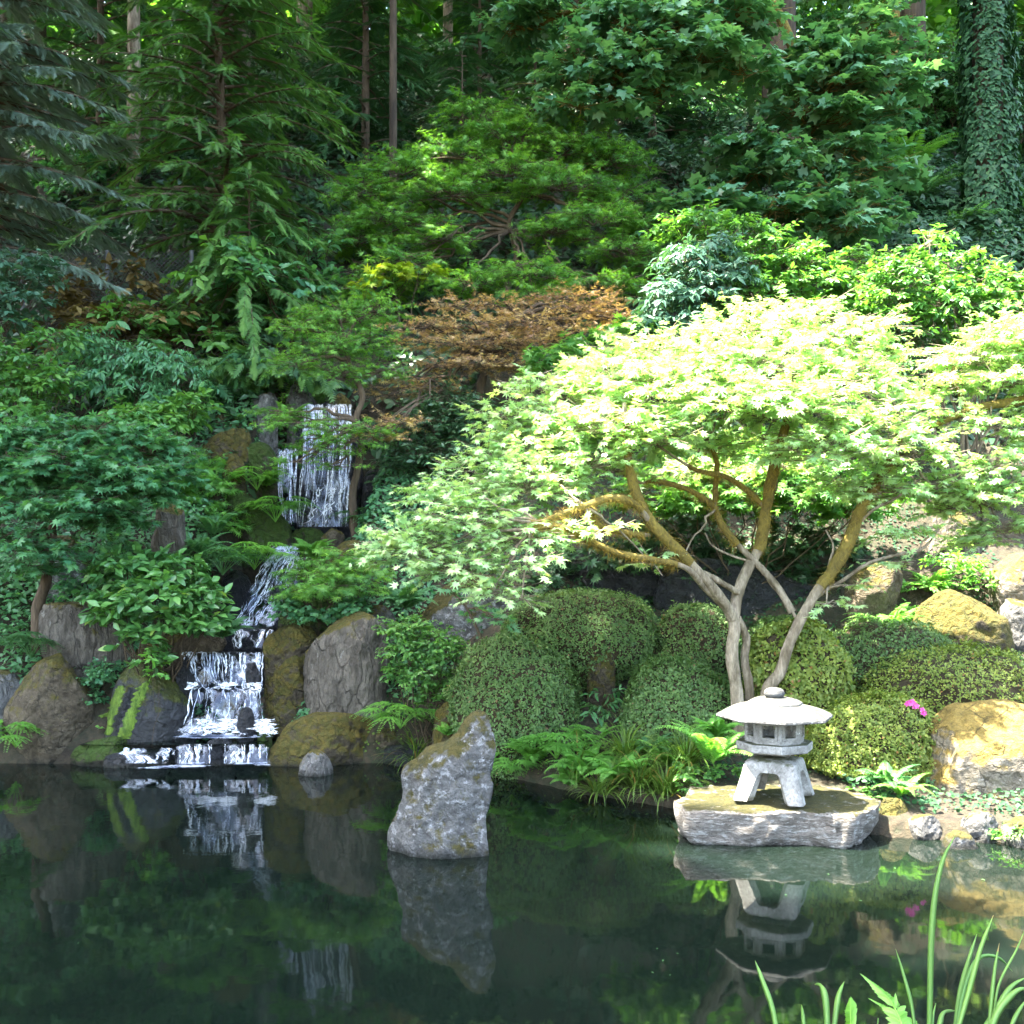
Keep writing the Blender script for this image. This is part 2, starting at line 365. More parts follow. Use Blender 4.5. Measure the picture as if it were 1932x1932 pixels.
def rock(name, label, Y, rows, dr=.8, mat=M_BROWN, seed=1, chops=11, amp=.08, fine=.03, plan=None, sink=.15, group="rocks around the waterfall and pond", A=84, M=46, lean=0., cat="rock", zmin=None, cap_h=None):
    r = np.random.default_rng(seed); rows = np.array(rows, float)
    z = H - (rows[:, 0] - YH) / D * Y; cx = ((rows[:, 1] + rows[:, 2]) / 2 - 966) / D * Y; hw = (rows[:, 2] - rows[:, 1]) / 2 / D * Y
    ds = np.array([g1(cx[-1] + k * hw[-1], Y + q * hw[-1] * dr) for k in (-.8, 0, .8) for q in (-.7, 0, .7)])
    zb = min(ds.min(), z[-1]) - sink if zmin is None else zmin
    z = np.append(z, zb); cx = np.append(cx, cx[-1]); hw = np.append(hw, hw[-1] * 1.02)
    size = max(hw.max(), (z[0] - zb) * .4)
    s = np.linspace(0, 1, M) ** 1.15; zz = z[0] + (zb - z[0]) * s
    C = np.interp(-zz, -z, cx); Wd = np.interp(-zz, -z, hw)
    ker = np.array([1, 2, 3, 2, 1.]) / 9
    for arr in (C, Wd):
        e = np.concatenate([[arr[0]] * 2, arr, [arr[-1]] * 2]); arr[:] = np.convolve(e, ker, 'valid')
    dh = dr * hw.max() * (.3 + .7 * Wd / hw.max())
    th = np.arange(A) * 2 * np.pi / A
    if plan is None:
        k = 8; pa = (np.arange(k) + r.uniform(-.35, .35, k)) * 2 * np.pi / k; pd = r.uniform(.8, 1.12, k)
        cs = np.cos(th[:, None] - pa[None]); rr = np.min(np.where(cs > .08, pd / np.maximum(cs, .08), 9), 1); rr = np.minimum(rr, 1.5)
    elif plan == 'box':
        rr = (np.abs(np.cos(th)) ** 6 + np.abs(np.sin(th)) ** 6) ** (-1 / 6)
    else: rr = plan(th)
    ux, uy = rr * np.cos(th), rr * np.sin(th)
    ux = np.where(ux > 0, ux / ux.max(), -ux / ux.min()); uy = uy / np.abs(uy).max()
    cap = np.array([.12, .38, .62, .82]); cz = np.array([1.0, .85, .6, .3]) * min(.05 * size, hw[0] * .35) * (1 if cap_h is None else cap_h)
    P = [np.stack([C[0] + hw[0] * c * ux, Y + dh[0] * c * uy, np.full(A, zz[0] + e)], -1) for c, e in zip(cap, cz)]
    P += [np.stack([C[i] + Wd[i] * ux, Y + lean * s[i] + dh[i] * uy, np.full(A, zz[i])], -1) for i in range(M)]
    P = np.array(P); ctr = np.array([cx.mean(), Y, (z[0] + z[-2]) / 2])
    x0_, x1_, zt_ = P[:, :, 0].min(), P[:, :, 0].max(), P[:, :, 2].max()
    for _ in range(chops):
        n = r.normal(size=3); n[1] = -abs(n[1]) * 1.3; n[2] *= .8; n = n / np.linalg.norm(n)
        if n[2] < -.5: continue
        q = (P - ctr) @ n; dd = q.max() * r.uniform(.66, .92)
        P = P - np.maximum(0, q - dd)[..., None] * n * .92
    q = P / size
    e = P - ctr; e = nz(e / np.array([hw.max(), dr * hw.max(), max(.2, (z[0] - z[-2]) / 2)]))
    dsp = amp * (fbm(q * 1.7 + seed * 3.1, 4) - .5) * 2 + fine * 1.2 * (fbm(q * 4.5 + seed * 1.7, 4) - .5) * 2 + fine * (np.abs(fbm(q * 7 + seed, 4) - .5) * -4 + .4)
    P = P + e * (dsp * size)[..., None]
    a_, b_ = P[:, :, 0].min(), P[:, :, 0].max(); P[:, :, 0] = x0_ + (P[:, :, 0] - a_) * (x1_ - x0_) / (b_ - a_)
    zz_ = P[:, :, 2].max(); P[:, :, 2] = np.where(P[:, :, 2] > zb, zb + (P[:, :, 2] - zb) * (zt_ - zb) / (zz_ - zb), P[:, :, 2])
    G = Geo(); n = len(P); idx = np.arange(n * A).reshape(n, A); nx = np.roll(idx, -1, 1)
    G.add(P, np.stack([idx[:-1], idx[1:], nx[1:], nx[:-1]], -1).reshape(-1, 4))
    top = P[0]; G.add(np.vstack([top, top.mean(0) + [0, 0, .004]]), np.stack([np.arange(A), np.roll(np.arange(A), -1), np.full(A, A)], -1))
    o = G.build(name, mat, origin=(ctr[0], Y, zb + sink))
    props(o, label, cat, group); return o

pr = [(195, 1090, 1190), (230, 1030, 1222), (300, 985, 1255), (400, 925, 1275), (480, 850, 1290), (520, 720, 1295), (590, 560, 1290), (680, 450, 1285), (760, 410, 1275), (840, 385, 1280), (920, 400, 1280), (1020, 435, 1255), (1100, 395, 1240), (1180, 345, 1215), (1270, 280, 1215), (1370, 225, 1225), (1460, 190, 1235), (1540, 160, 1240), (1640, 180, 1235), (1690, 200, 1220)]
pr = [(1305.8 + a * .1851, 697.6 + b * .1851, 697.6 + c * .1851) for a, b, c in pr]
rock("standing_stone", "pale grey lichen covered standing rock rising alone out of the pond", 6.75, pr, .62, M_POND, 5, chops=6, amp=.05, fine=.03, M=70, A=110)

# the flat stone under the lantern: a plan traced from its top
def slab_plan(th):
    poly = np.array([(-.70, -.36), (-.30, -.42), (.1, -.40), (.38, -.50), (.58, -.30), (.70, -.05), (.62, .18), (.45, .42), (.0, .45), (-.55, .47), (-.60, .10), (-.74, -.05)])
    out = []
    for t in th:
        d = np.array([math.cos(t), math.sin(t)]); best = .3
        for i in range(len(poly)):
            a, b = poly[i], poly[(i + 1) % len(poly)]; e = b - a; den = d[0] * e[1] - d[1] * e[0]
            if abs(den) < 1e-9: continue
            tt = (a[0] * e[1] - a[1] * e[0]) / den; u = (a[0] * d[1] - a[1] * d[0]) / den
            if tt > 0 and -1e-6 <= u <= 1: best = tt
        out.append(best)
    return np.array(out)
rock("stone_slab", "broad flat layered grey slab in the water that carries the stone lantern", 7.22,
     [(1501, 1274, 1654), (1506, 1268, 1657), (1530, 1268, 1655), (1548, 1271, 1650), (1560, 1279, 1640), (1572, 1292, 1625)], .66, M_SLAB, 12, chops=0, amp=.03, fine=.035, plan=slab_plan, cap_h=.25, M=40, A=150)

RK = [  # name, label, Y, rows, depth ratio, material, seed
 ("boulder", "brown boulder with a pointed top at the left edge of the pond", 9.85, [(1236, 90, 104), (1262, 70, 125), (1300, 40, 155), (1335, 15, 175), (1380, 12, 178), (1425, 30, 150)], .8, M_BROWN, 21),
 ("boulder", "low grey boulder beside the pointed brown boulder at the left edge", 9.95, [(1268, -60, 20), (1300, -80, 45), (1360, -80, 50), (1425, -80, 40)], .8, M_GREY, 22),
 ("boulder", "dark blocky boulder with a flat moss top and white streaks below the rhododendron", 10.35, [(1137, 88, 190), (1150, 80, 205), (1200, 78, 225), (1260, 90, 250), (1310, 110, 260)], .7, M_TALL, 23),
 ("boulder", "brown rock shaded under the rhododendron behind the algae boulder", 10.5, [(1190, 250, 400), (1225, 235, 425), (1270, 240, 350), (1310, 250, 330)], .6, M_BROWN, 53),
 ("boulder", "rounded boulder striped with bright green algae left of the lower fall", 9.9, [(1252, 250, 300), (1270, 225, 325), (1310, 205, 350), (1350, 192, 362), (1395, 185, 365)], .8, M_ALGAE, 24),
 ("boulder", "tall grey brown upright rock among the ferns above the rhododendron", 11.0, [(950, 305, 325), (975, 290, 345), (1000, 285, 357), (1050, 288, 350), (1085, 290, 345)], .7, M_TALL, 25),
 ("boulder", "purple brown rounded rock behind the gold moss rock near the top fall", 13.1, [(783, 415, 440), (800, 400, 465), (830, 395, 478), (860, 400, 478)], .8, M_BROWN, 26),
 ("boulder", "split angular rock with gold moss on its slanting top left of the top fall", 12.7, [(810, 440, 470), (825, 392, 474), (845, 378, 474), (870, 385, 472), (895, 400, 455)], .8, M_MOSSY, 27),
 ("boulder", "pale pointed rock at the head of the ferns left of the top fall", 13.2, [(742, 500, 512), (755, 478, 522), (780, 468, 527), (815, 470, 525)], .8, M_GREY, 28),
 ("boulder", "grey rounded rock on the lip left of the top fall", 13.6, [(722, 550, 570), (738, 538, 588), (755, 536, 597), (778, 540, 597)], .8, M_GREY, 29),
 ("boulder", "small olive rock on the lip at the right of the top fall", 13.7, [(744, 635, 650), (752, 622, 660), (770, 618, 665)], .8, M_MOSSY, 30),
 ("boulder", "small ochre rock below the split angular rock", 12.3, [(858, 422, 450), (870, 416, 462), (900, 416, 465), (930, 418, 465)], .8, M_MOSSY, 31),
 ("boulder", "dark rounded rock with a green moss cap beside the side fall", 12.75, [(838, 475, 505), (850, 465, 518), (890, 462, 524), (940, 470, 524), (985, 480, 524)], .8, M_GREENM, 32),
 ("boulder", "long green moss covered rock sloping down beside the side fall", 12.1, [(922, 420, 440), (940, 420, 480), (965, 425, 520), (990, 440, 545), (1015, 460, 550)], .8, M_GREENM, 33),
 ("boulder", "smooth dark green rock under the foot of the top fall", 12.25, [(998, 560, 600), (1008, 548, 612), (1025, 545, 616)], .8, M_GREENM, 34),
 ("boulder", "small brown rounded stone at the foot of the top fall", 11.95, [(1000, 612, 640), (1008, 605, 650), (1022, 606, 648)], .8, M_BROWN, 35),
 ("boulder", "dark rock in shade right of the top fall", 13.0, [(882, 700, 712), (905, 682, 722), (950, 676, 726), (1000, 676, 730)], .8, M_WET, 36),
 ("boulder", "upright moss draped rock right of the slim green tree", 12.6, [(915, 735, 750), (940, 722, 770), (985, 718, 790)], .8, M_GREENM, 37),
 ("boulder", "black wet rock at the left of the middle cascade", 11.4, [(1078, 430, 455), (1095, 418, 470), (1130, 415, 478), (1165, 418, 475)], .8, M_WET, 38),
 ("boulder", "gold mossed flat rock under the foot of the slim green tree", 11.6, [(1022, 640, 690), (1032, 615, 715), (1050, 605, 730), (1075, 605, 735)], .7, M_MOSSY, 39),
 ("boulder", "domed mossy rock under the light green laceleaf shrub", 11.0, [(1108, 560, 625), (1125, 535, 665), (1150, 520, 680), (1185, 518, 690)], .7, M_GREENM, 40),
 ("standing_stone", "big grooved grey upright stone right of the lower fall", 10.0, [(1158, 640, 660), (1169, 626, 684), (1184, 604, 706), (1198, 590, 724), (1216, 576, 733), (1260, 572, 734), (1310, 568, 730), (1352, 574, 716)], .55, M_TALL, 41),
 ("boulder", "flat mossy ledge rock leaning against the grooved upright stone", 10.35, [(1182, 520, 590), (1192, 500, 598), (1212, 498, 598), (1235, 505, 590)], .7, M_MOSSY, 42),
 ("boulder", "moss hung rock between the lower fall and the grooved upright stone", 10.2, [(1236, 545, 572), (1255, 520, 575), (1290, 505, 575), (1330, 500, 572), (1365, 502, 570)], .8, M_MOSSY, 43),
 ("boulder", "big gold mossed boulder at the water right of the lower fall", 9.75, [(1348, 580, 660), (1358, 560, 698), (1380, 545, 704), (1410, 525, 704), (1435, 502, 700), (1448, 498, 690)], .75, M_MOSSY, 44),
 ("boulder", "smooth grey stone lying against the gold mossed boulder in the water", 9.15, [(1418, 583, 602), (1428, 570, 618), (1440, 564, 626), (1450, 563, 628)], .7, M_GREY, 45),
 ("boulder", "small rounded grey stone between the gold mossed boulder and the pond rock", 9.8, [(1376, 715, 740), (1390, 704, 752), (1415, 701, 756), (1432, 702, 755)], .8, M_BROWN, 46),
 ("boulder", "low dark stone at the waterline left of the pond rock", 9.65, [(1408, 735, 790), (1418, 715, 830), (1432, 705, 850)], .5, M_WET, 47),
 ("boulder", "broad pale speckled boulder behind the thin stemmed shrub", 10.6, [(1085, 860, 930), (1105, 825, 985), (1150, 800, 1010), (1190, 790, 1010)], .6, M_POND, 48),
 ("boulder", "small pale rock behind the grooved upright stone", 10.55, [(1143, 705, 728), (1155, 692, 742), (1180, 688, 750)], .8, M_GREY, 49),
 ("boulder", "small round topped mossy stone between the clipped azaleas", 9.5, [(1217, 1122, 1145), (1228, 1110, 1157), (1255, 1106, 1160), (1285, 1108, 1160)], .8, M_MOSSY, 50),
 ("boulder", "upright gold mossed stone at the foot of the front azalea", 9.45, [(1326, 832, 856), (1345, 822, 865), (1380, 815, 868), (1405, 812, 868)], .8, M_MOSSY, 51),
 ("boulder", "huge sunlit boulder with golden moss at the right edge", 7.75, [(1331, 1830, 1950), (1338, 1808, 2010), (1365, 1785, 2040), (1400, 1768, 2060), (1440, 1740, 2075), (1480, 1724, 2080), (1515, 1722, 2080), (1530, 1760, 2060)], .75, M_SUNNY, 52),
 ("boulder", "moss draped rounded stone at the right end of the slab", 7.25, [(1508, 1668, 1700), (1522, 1658, 1714), (1550, 1656, 1722), (1580, 1658, 1720)], .8, M_MOSSY, 54),
 ("boulder", "dark oval cobble at the waterline beside the moss draped stone", 7.05, [(1538, 1735, 1760), (1548, 1718, 1772), (1568, 1715, 1776), (1585, 1720, 1770)], .8, M_GREY, 55),
 ("boulder", "round speckled cobble under the huge sunlit boulder", 7.0, [(1532, 1835, 1865), (1545, 1816, 1882), (1562, 1812, 1888), (1580, 1818, 1880)], .8, M_GREY, 56),
 ("boulder", "flat pale stone in the water in front of the round speckled cobble", 6.82, [(1571, 1790, 1820), (1580, 1778, 1842), (1592, 1776, 1850)], .7, M_POND, 57),
 ("boulder", "dark stone at the right edge of the waterline", 6.9, [(1548, 1905, 1960), (1560, 1888, 1990), (1590, 1880, 2000)], .8, M_GREY, 58),
 ("boulder", "blocky brown boulder behind the right fork of the bright maple", 10.2, [(1062, 1640, 1690), (1080, 1610, 1702), (1115, 1595, 1700), (1150, 1600, 1690), (1180, 1610, 1680)], .7, M_BROWN, 59),
 ("boulder", "large sloping mossy boulder behind the right azaleas", 9.9, [(1116, 1765, 1800), (1130, 1745, 1845), (1165, 1715, 1890), (1200, 1708, 1908), (1235, 1720, 1912)], .7, M_MOSSY, 60),
 ("boulder", "sunlit rounded boulder high on the right edge", 10.4, [(1045, 1900, 1990), (1065, 1875, 2000), (1110, 1870, 2000), (1140, 1875, 2000)], .7, M_SUNNY, 61),
 ("boulder", "grey boulder below the sunlit rounded boulder at the right edge", 10.1, [(1132, 1905, 1990), (1160, 1890, 2000), (1235, 1890, 2000)], .7, M_GREY, 62),
 ("boulder", "grey brown boulder high behind the right maple twigs", 11.2, [(968, 1770, 1830), (985, 1755, 1850), (1030, 1745, 1860), (1060, 1750, 1860)], .7, M_TALL, 63),
 ("boulder", "pale yellow green rock behind the vine maple trunk", 11.0, [(1012, 85, 140), (1030, 62, 165), (1060, 55, 170), (1095, 60, 170)], .7, M_POND, 64),
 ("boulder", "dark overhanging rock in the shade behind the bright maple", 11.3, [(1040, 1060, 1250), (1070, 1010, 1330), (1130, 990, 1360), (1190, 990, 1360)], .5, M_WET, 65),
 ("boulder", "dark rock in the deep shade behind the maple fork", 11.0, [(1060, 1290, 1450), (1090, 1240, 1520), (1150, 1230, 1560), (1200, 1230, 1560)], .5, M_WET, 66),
 ("boulder", "thin flat dark stone edging the pool left of the low ledge fall", 9.6, [(1418, 200, 300), (1426, 182, 330), (1440, 180, 340)], .4, M_WET, 67),
 ("boulder", "tiny green mossed stone in the pool under the lower fall", 9.75, [(1372, 490, 505), (1378, 485, 512), (1388, 484, 513)], .8, M_GREENM, 68),
 ("boulder", "green mossed ledge under the algae boulder at the waterline", 9.6, [(1392, 190, 230), (1405, 150, 262), (1425, 135, 250), (1440, 130, 205)], .6, M_GREENM, 69),
]
RK += [("boulder", "round wet stone standing in the foam of the lower fall", 9.72, [(1336, 455, 468), (1344, 447, 478), (1362, 444, 482), (1385, 446, 480)], .8, M_WET, 80),
 ("boulder", "dark wet rock jutting out at the left side of the lower fall", 10.05, [(1240, 338, 356), (1260, 330, 366), (1300, 334, 372), (1340, 338, 362), (1390, 335, 360)], .7, M_WET, 81),
 ("boulder", "dark wet rock splitting the lower fall near its right side", 9.98, [(1252, 470, 484), (1270, 464, 490), (1296, 462, 492), (1330, 466, 490)], .6, M_WET, 82),
 ("boulder", "bulging dark rock in the middle of the tall top fall", 12.98, [(868, 588, 610), (885, 572, 628), (930, 566, 640), (975, 570, 636)], .5, M_WET, 83),
 ("boulder", "dark rock between the side fall and the tall top fall", 13.0, [(790, 556, 570), (830, 560, 574), (880, 560, 572), (940, 560, 576), (990, 560, 578)], .9, M_WET, 84),
 ("boulder", "small dark stone in the middle cascade", 11.3, [(1105, 520, 532), (1114, 512, 540), (1135, 508, 542)], .8, M_WET, 85)]
for a in RK: rock(*a, **({"chops": 9, "amp": .05} if a[6] == 41 else {}))

# ------------------------------------------------------------------ the falls
def foam_mat(name, su, sv, lo, hi, base=.0):
    m, nt, ns, ls = new_mat(name)
    uv = ns.new("ShaderNodeUVMap"); mp = ns.new("ShaderNodeMapping"); ls.new(uv.outputs[0], mp.inputs[0]); mp.inputs["Scale"].default_value = (su, sv, 1)
    n1 = noise(ns, ls, 1, 4, .6, mp.outputs[0], .8)
    mp2 = ns.new("ShaderNodeMapping"); ls.new(uv.outputs[0], mp2.inputs[0]); mp2.inputs["Scale"].default_value = (su * .28, sv * .45, 1); mp2.inputs["Location"].default_value = (3, 7, 0)
    n2 = noise(ns, ls, 1, 3, .6, mp2.outputs[0], .5)
    rdg = math_(ns, ls, 'SUBTRACT', 1.0, math_(ns, ls, 'MULTIPLY', math_(ns, ls, 'ABSOLUTE', math_(ns, ls, 'SUBTRACT', n1, .5)), 5.5))
    f = math_(ns, ls, 'MULTIPLY', ramp(ns, ls, rdg, .35, .9), ramp(ns, ls, n2, lo, hi))
    f = math_(ns, ls, 'MAXIMUM', f, ramp(ns, ls, n2, hi + .03, hi + .14))
    at = N(ns, "ShaderNodeAttribute", attribute_name="rnd")
    f = math_(ns, ls, 'MULTIPLY', f, ramp(ns, ls, math_(ns, ls, 'ADD', at.outputs["Fac"], math_(ns, ls, 'MULTIPLY', math_(ns, ls, 'SUBTRACT', n1, .5), .9)), .06, .30))
    p = ns.new("ShaderNodeBsdfPrincipled"); p.inputs["Base Color"].default_value = (.80, .84, .95, 1); p.inputs["Roughness"].default_value = .35
    p.inputs["Subsurface Weight"].default_value = 0
    t = ns.new("ShaderNodeBsdfTransparent"); t.inputs["Color"].default_value = (.85, .88, .95, 1)
    mx = ns.new("ShaderNodeMixShader"); ls.new(f, mx.inputs[0]); ls.new(t.outputs[0], mx.inputs[1]); ls.new(p.outputs[0], mx.inputs[2])
    g = ns.new("ShaderNodeBsdfGlossy"); g.inputs["Roughness"].default_value = .15; g.inputs["Color"].default_value = (.7, .75, .9, 1)
    mg = ns.new("ShaderNodeMixShader"); ls.new(math_(ns, ls, 'MULTIPLY', ramp(ns, ls, at.outputs['Fac'], .05, .5), .06), mg.inputs[0]); ls.new(mx.outputs[0], mg.inputs[1]); ls.new(g.outputs[0], mg.inputs[2])
    bp = ns.new("ShaderNodeBump"); bp.inputs["Strength"].default_value = .5; bp.inputs["Distance"].default_value = .02
    ls.new(f, bp.inputs["Height"]); ls.new(bp.outputs[0], p.inputs["Normal"]); ls.new(bp.outputs[0], g.inputs["Normal"])
    o = ns.new("ShaderNodeOutputMaterial"); ls.new(mg.outputs[0], o.inputs["Surface"]); return m
M_FALL = foam_mat("falling_water", 26, 4.5, .52, .78)
M_RUSH = foam_mat("rushing_water", 17, 7, .48, .72)
M_FOAM = foam_mat("foam", 14, 14, .22, .40)

def sheet(name, rows, mat, parent, nu=40, nv=60, rough=.05, seed=0, front=.0):
    """rows: (py, xl, xr, Y) down the flow"""
    rows = np.array(rows, float); k = len(rows); t = np.linspace(0, k - 1, nv)
    v = []; uv = []; ed = []
    L = W((rows[:, 1]), rows[:, 0], rows[:, 3]) if False else None
    ln = 0; last = None
    for tt in t:
        py, xl, xr, Y = [np.interp(tt, np.arange(k), rows[:, j]) for j in range(4)]
        a, b = W(xl, py, Y), W(xr, py, Y)
        ew = np.linalg.norm(b - a) * .22; a = a + [ew * (fbm(np.array([tt * 2.3, seed, 1.]), 3) - .5), 0, 0]; b = b + [ew * (fbm(np.array([tt * 2.1, seed, 9.]), 3) - .5), 0, 0]
        if last is not None: ln += np.linalg.norm((a + b) / 2 - last)
        last = (a + b) / 2
        for u in np.linspace(0, 1, nu):
            p = a + (b - a) * u
            w = fbm(np.array([p[0] * 7 + seed, ln * 2.5, seed]), 3)
            v.append(p + [0, -rough * w * 1.6, rough * .4 * (w - .5)]); uv.append((np.linalg.norm(b - a) * u, ln)); ed.append(min(1, min(u, 1 - u) * np.linalg.norm(b - a) / .16))
    G = Geo(); idx = np.arange(nu * nv).reshape(nv, nu)
    G.add(v, np.stack([idx[:-1, :-1], idx[1:, :-1], idx[1:, 1:], idx[:-1, 1:]], -1).reshape(-1, 4), ed)
    return G.build(name, mat, parent, uv=np.array(uv))

def strands(rows, parent, n, seed=0, wmin=.004, wmax=.015, fwd=.03, lmin=.15, lmax=.8, wig=.05):
    """thin threads of white water following the same course"""
    r = np.random.default_rng(900 + seed); rows = np.array(rows, float); k = len(rows); G = Geo()
    ctr = r.random(max(3, n // 9))
    for i in range(n):
        u0 = np.clip(ctr[r.integers(len(ctr))] + r.normal(0, .035), .01, .99) if r.random() < .75 else r.random()
        v0 = r.random() * .75 if r.random() < .6 else 0; v1 = min(1, v0 + r.uniform(lmin, lmax)); m = 16
        t = np.linspace(v0, v1, m); ph = r.uniform(0, 50); w_ = r.uniform(wmin, wmax) * (r.random() ** .7 + .25); P = []
        for q in t:
            py, xl, xr, Y = [np.interp(q * (k - 1), np.arange(k), rows[:, j]) for j in range(4)]
            a, b = W(xl, py, Y), W(xr, py, Y); ln = np.linalg.norm(b - a)
            uu = u0 + wig * (fbm(np.array([q * 9, ph, 1.]), 3) - .5) * 2
            P.append(a + (b - a) * uu - [0, fwd * (.4 + fbm(np.array([q * 5, ph, 7.]), 2)), 0])
        P = np.array(P); tn = nz(np.gradient(P, axis=0)); sd = nz(np.cross(tn, [0, -1, .2]))
        ww = w_ * np.interp(np.linspace(0, 1, m), [0, .15, .8, 1], [.25, 1, .9, .1]) * (.5 + r.random(m))
        v = np.stack([P - sd * ww[:, None] / 2, P + [0, -.004, 0], P + sd * ww[:, None] / 2], 1).reshape(-1, 3); j = np.arange(m - 1) * 3
        G.add(v, np.vstack([np.stack([j, j + 1, j + 4, j + 3], -1), np.stack([j + 1, j + 2, j + 5, j + 4], -1)]))
    return G.build("water_threads", M_THREAD, parent)
def white_mat():
    m, nt, ns, ls = new_mat("white_water")
    p = ns.new("ShaderNodeBsdfPrincipled"); p.inputs["Base Color"].default_value = (.78, .81, .86, 1); p.inputs["Roughness"].default_value = .3
    t = ns.new("ShaderNodeBsdfTransparent"); mx = ns.new("ShaderNodeMixShader"); tc = ns.new("ShaderNodeTexCoord")
    ls.new(ramp(ns, ls, noise(ns, ls, 34, 3, .6, tc.outputs["Object"]), .36, .62, (.25, .25, .25)), mx.inputs[0]); ls.new(t.outputs[0], mx.inputs[1]); ls.new(p.outputs[0], mx.inputs[2])
    o = ns.new("ShaderNodeOutputMaterial"); ls.new(mx.outputs[0], o.inputs["Surface"]); return m
M_THREAD = white_mat()
# wet rock walls that the water runs over
def wall(label, Y, rows, dr, seed, mat=None, zmin=None):
    return rock("rock_face", label, Y, rows, dr, mat or M_WET, seed, chops=5, amp=.07, fine=.045, plan='box', zmin=zmin, M=60, A=130)
wall("tall black wet rock face behind the top fall", 13.75, [(768, 560, 672), (800, 530, 680), (860, 520, 682), (930, 520, 684), (1000, 520, 684)], .75, 71)
wall("black wet rock under the middle cascade", 12.05, [(1030, 520, 600), (1060, 480, 590), (1120, 450, 560), (1180, 430, 530)], .5, 72, zmin=.7)
wall("dark wet step under the short fall", 10.95, [(1183, 420, 520), (1200, 415, 520), (1228, 405, 512)], .6, 73)
wall("black wet rock face behind the lower fall", 10.62, [(1232, 330, 505), (1270, 335, 505), (1330, 345, 505), (1395, 340, 505)], .35, 74)

def fall(label, at_, rows, n, mat, nu, rough, seed, **kw):
    t = empty("waterfall", at_, label, "waterfall", "tiers of the waterfall")
    sheet("water_sheet", rows, mat, t, nu=nu, rough=rough, seed=seed); strands(rows, t, n, seed, **kw); return t
t = fall("tall lacy white top fall over the black rock face", W(610, 1000, 12.7), [(763, 572, 664, 13.3), (766, 572, 664, 13.10), (800, 574, 665, 12.98), (870, 572, 667, 12.9), (930, 566, 664, 12.84), (994, 562, 660, 12.76)], 80, M_FALL, 40, .06, 1, fwd=.05, wig=.06)
strands([(764, 572, 664, 13.12), (800, 574, 665, 12.97), (860, 573, 666, 12.92)], t, 44, 21, lmin=.5, lmax=1, wig=.02)
strands([(920, 605, 664, 12.82), (960, 590, 662, 12.74), (1000, 572, 660, 12.6)], t, 40, 22, lmin=.1, lmax=.4, wig=.15, fwd=.08)
fall("narrow side fall left of the tall top fall", W(550, 1000, 12.6), [(846, 526, 562, 13.0), (860, 524, 563, 12.86), (930, 524, 562, 12.8), (990, 534, 562, 12.7)], 34, M_FALL, 20, .05, 3, wig=.14)
fall("slanting white middle cascade between ferns and laceleaf shrub", W(500, 1185, 11.3), [(1030, 522, 596, 11.95), (1060, 506, 586, 11.68), (1100, 485, 570, 11.48), (1140, 462, 548, 11.26), (1178, 440, 522, 11.08), (1185, 434, 520, 10.95)], 100, M_RUSH, 40, .12, 4, wig=.14, fwd=.08, lmax=.35, lmin=.06)
fall("short dark step fall below the middle cascade", W(470, 1215, 10.6), [(1187, 434, 518, 10.75), (1190, 434, 516, 10.48), (1210, 438, 508, 10.40), (1222, 442, 500, 10.36)], 26, M_FALL, 30, .05, 5)
t = fall("broad foaming lower fall above the pond", W(420, 1390, 10.0), [(1229, 350, 500, 10.5), (1231, 352, 500, 10.20), (1260, 356, 500, 10.12), (1294, 364, 499, 10.07), (1300, 364, 499, 9.95), (1340, 358, 500, 9.88), (1376, 348, 506, 9.80), (1388, 336, 514, 9.62)], 80, M_RUSH, 56, .11, 6, wig=.07, fwd=.07, lmin=.06, lmax=.4)
strands([(1230, 380, 498, 10.2), (1260, 384, 497, 10.08), (1296, 380, 496, 10.03)], t, 22, 23, lmin=.4, lmax=1, wig=.03)
strands([(1286, 362, 500, 10.0), (1292, 362, 500, 9.92), (1300, 362, 500, 9.86)], t, 34, 24, lmin=.2, lmax=.9, wig=.12, fwd=.06)
strands([(1355, 350, 506, 9.78), (1372, 344, 510, 9.7), (1386, 336, 514, 9.58)], t, 60, 25, lmin=.1, lmax=.5, wig=.2, fwd=.05)
t = fall("low ledge fall trickling into the pond", W(420, 1440, 9.6), [(1403, 336, 402, 9.5), (1408, 336, 402, 9.38), (1422, 335, 402, 9.34), (1440, 335, 402, 9.3)], 20, M_FALL, 20, .04, 8, lmin=.4, lmax=1, wig=.03)
rw = [(1403, 425, 512, 9.5), (1408, 425, 512, 9.38), (1422, 425, 512, 9.34), (1440, 425, 512, 9.3)]
sheet("water_sheet", rw, M_FALL, t, nu=24, nv=20, seed=9, rough=.04); strands(rw, t, 22, 26, lmin=.4, lmax=1, wig=.03)
rw = [(1410, 232, 335, 9.45), (1422, 232, 335, 9.38), (1438, 240, 335, 9.32)]
sheet("water_sheet", rw, M_RUSH, t, nu=30, nv=20, seed=10, rough=.06); strands(rw, t, 18, 27, lmin=.1, lmax=.5, wig=.1)
G = Geo()      # foam lying on the pond at the foot of the ledge
th = np.linspace(0, 2 * np.pi, 40)[:-1]; fuv = []
def foam_patch(cx, cy, rx, ry, z, rot=0):
    r = 1 + .25 * (fbm(np.stack([np.cos(th) * 2 + cx * 3, np.sin(th) * 2 + cy, th * 0], -1), 3) - .5) * 2
    x = np.cos(th) * rx * r; y = np.sin(th) * ry * r
    p = np.stack([cx + x * math.cos(rot) - y * math.sin(rot), cy + x * math.sin(rot) + y * math.cos(rot), np.full_like(th, z)], -1)
    p = np.vstack([p, [cx, cy, z]]); G.add(p, np.stack([np.arange(39), np.roll(np.arange(39), -1), np.full(39, 39)], -1), np.append(np.zeros(39), 1.)); fuv.extend(p[:, :2].tolist())
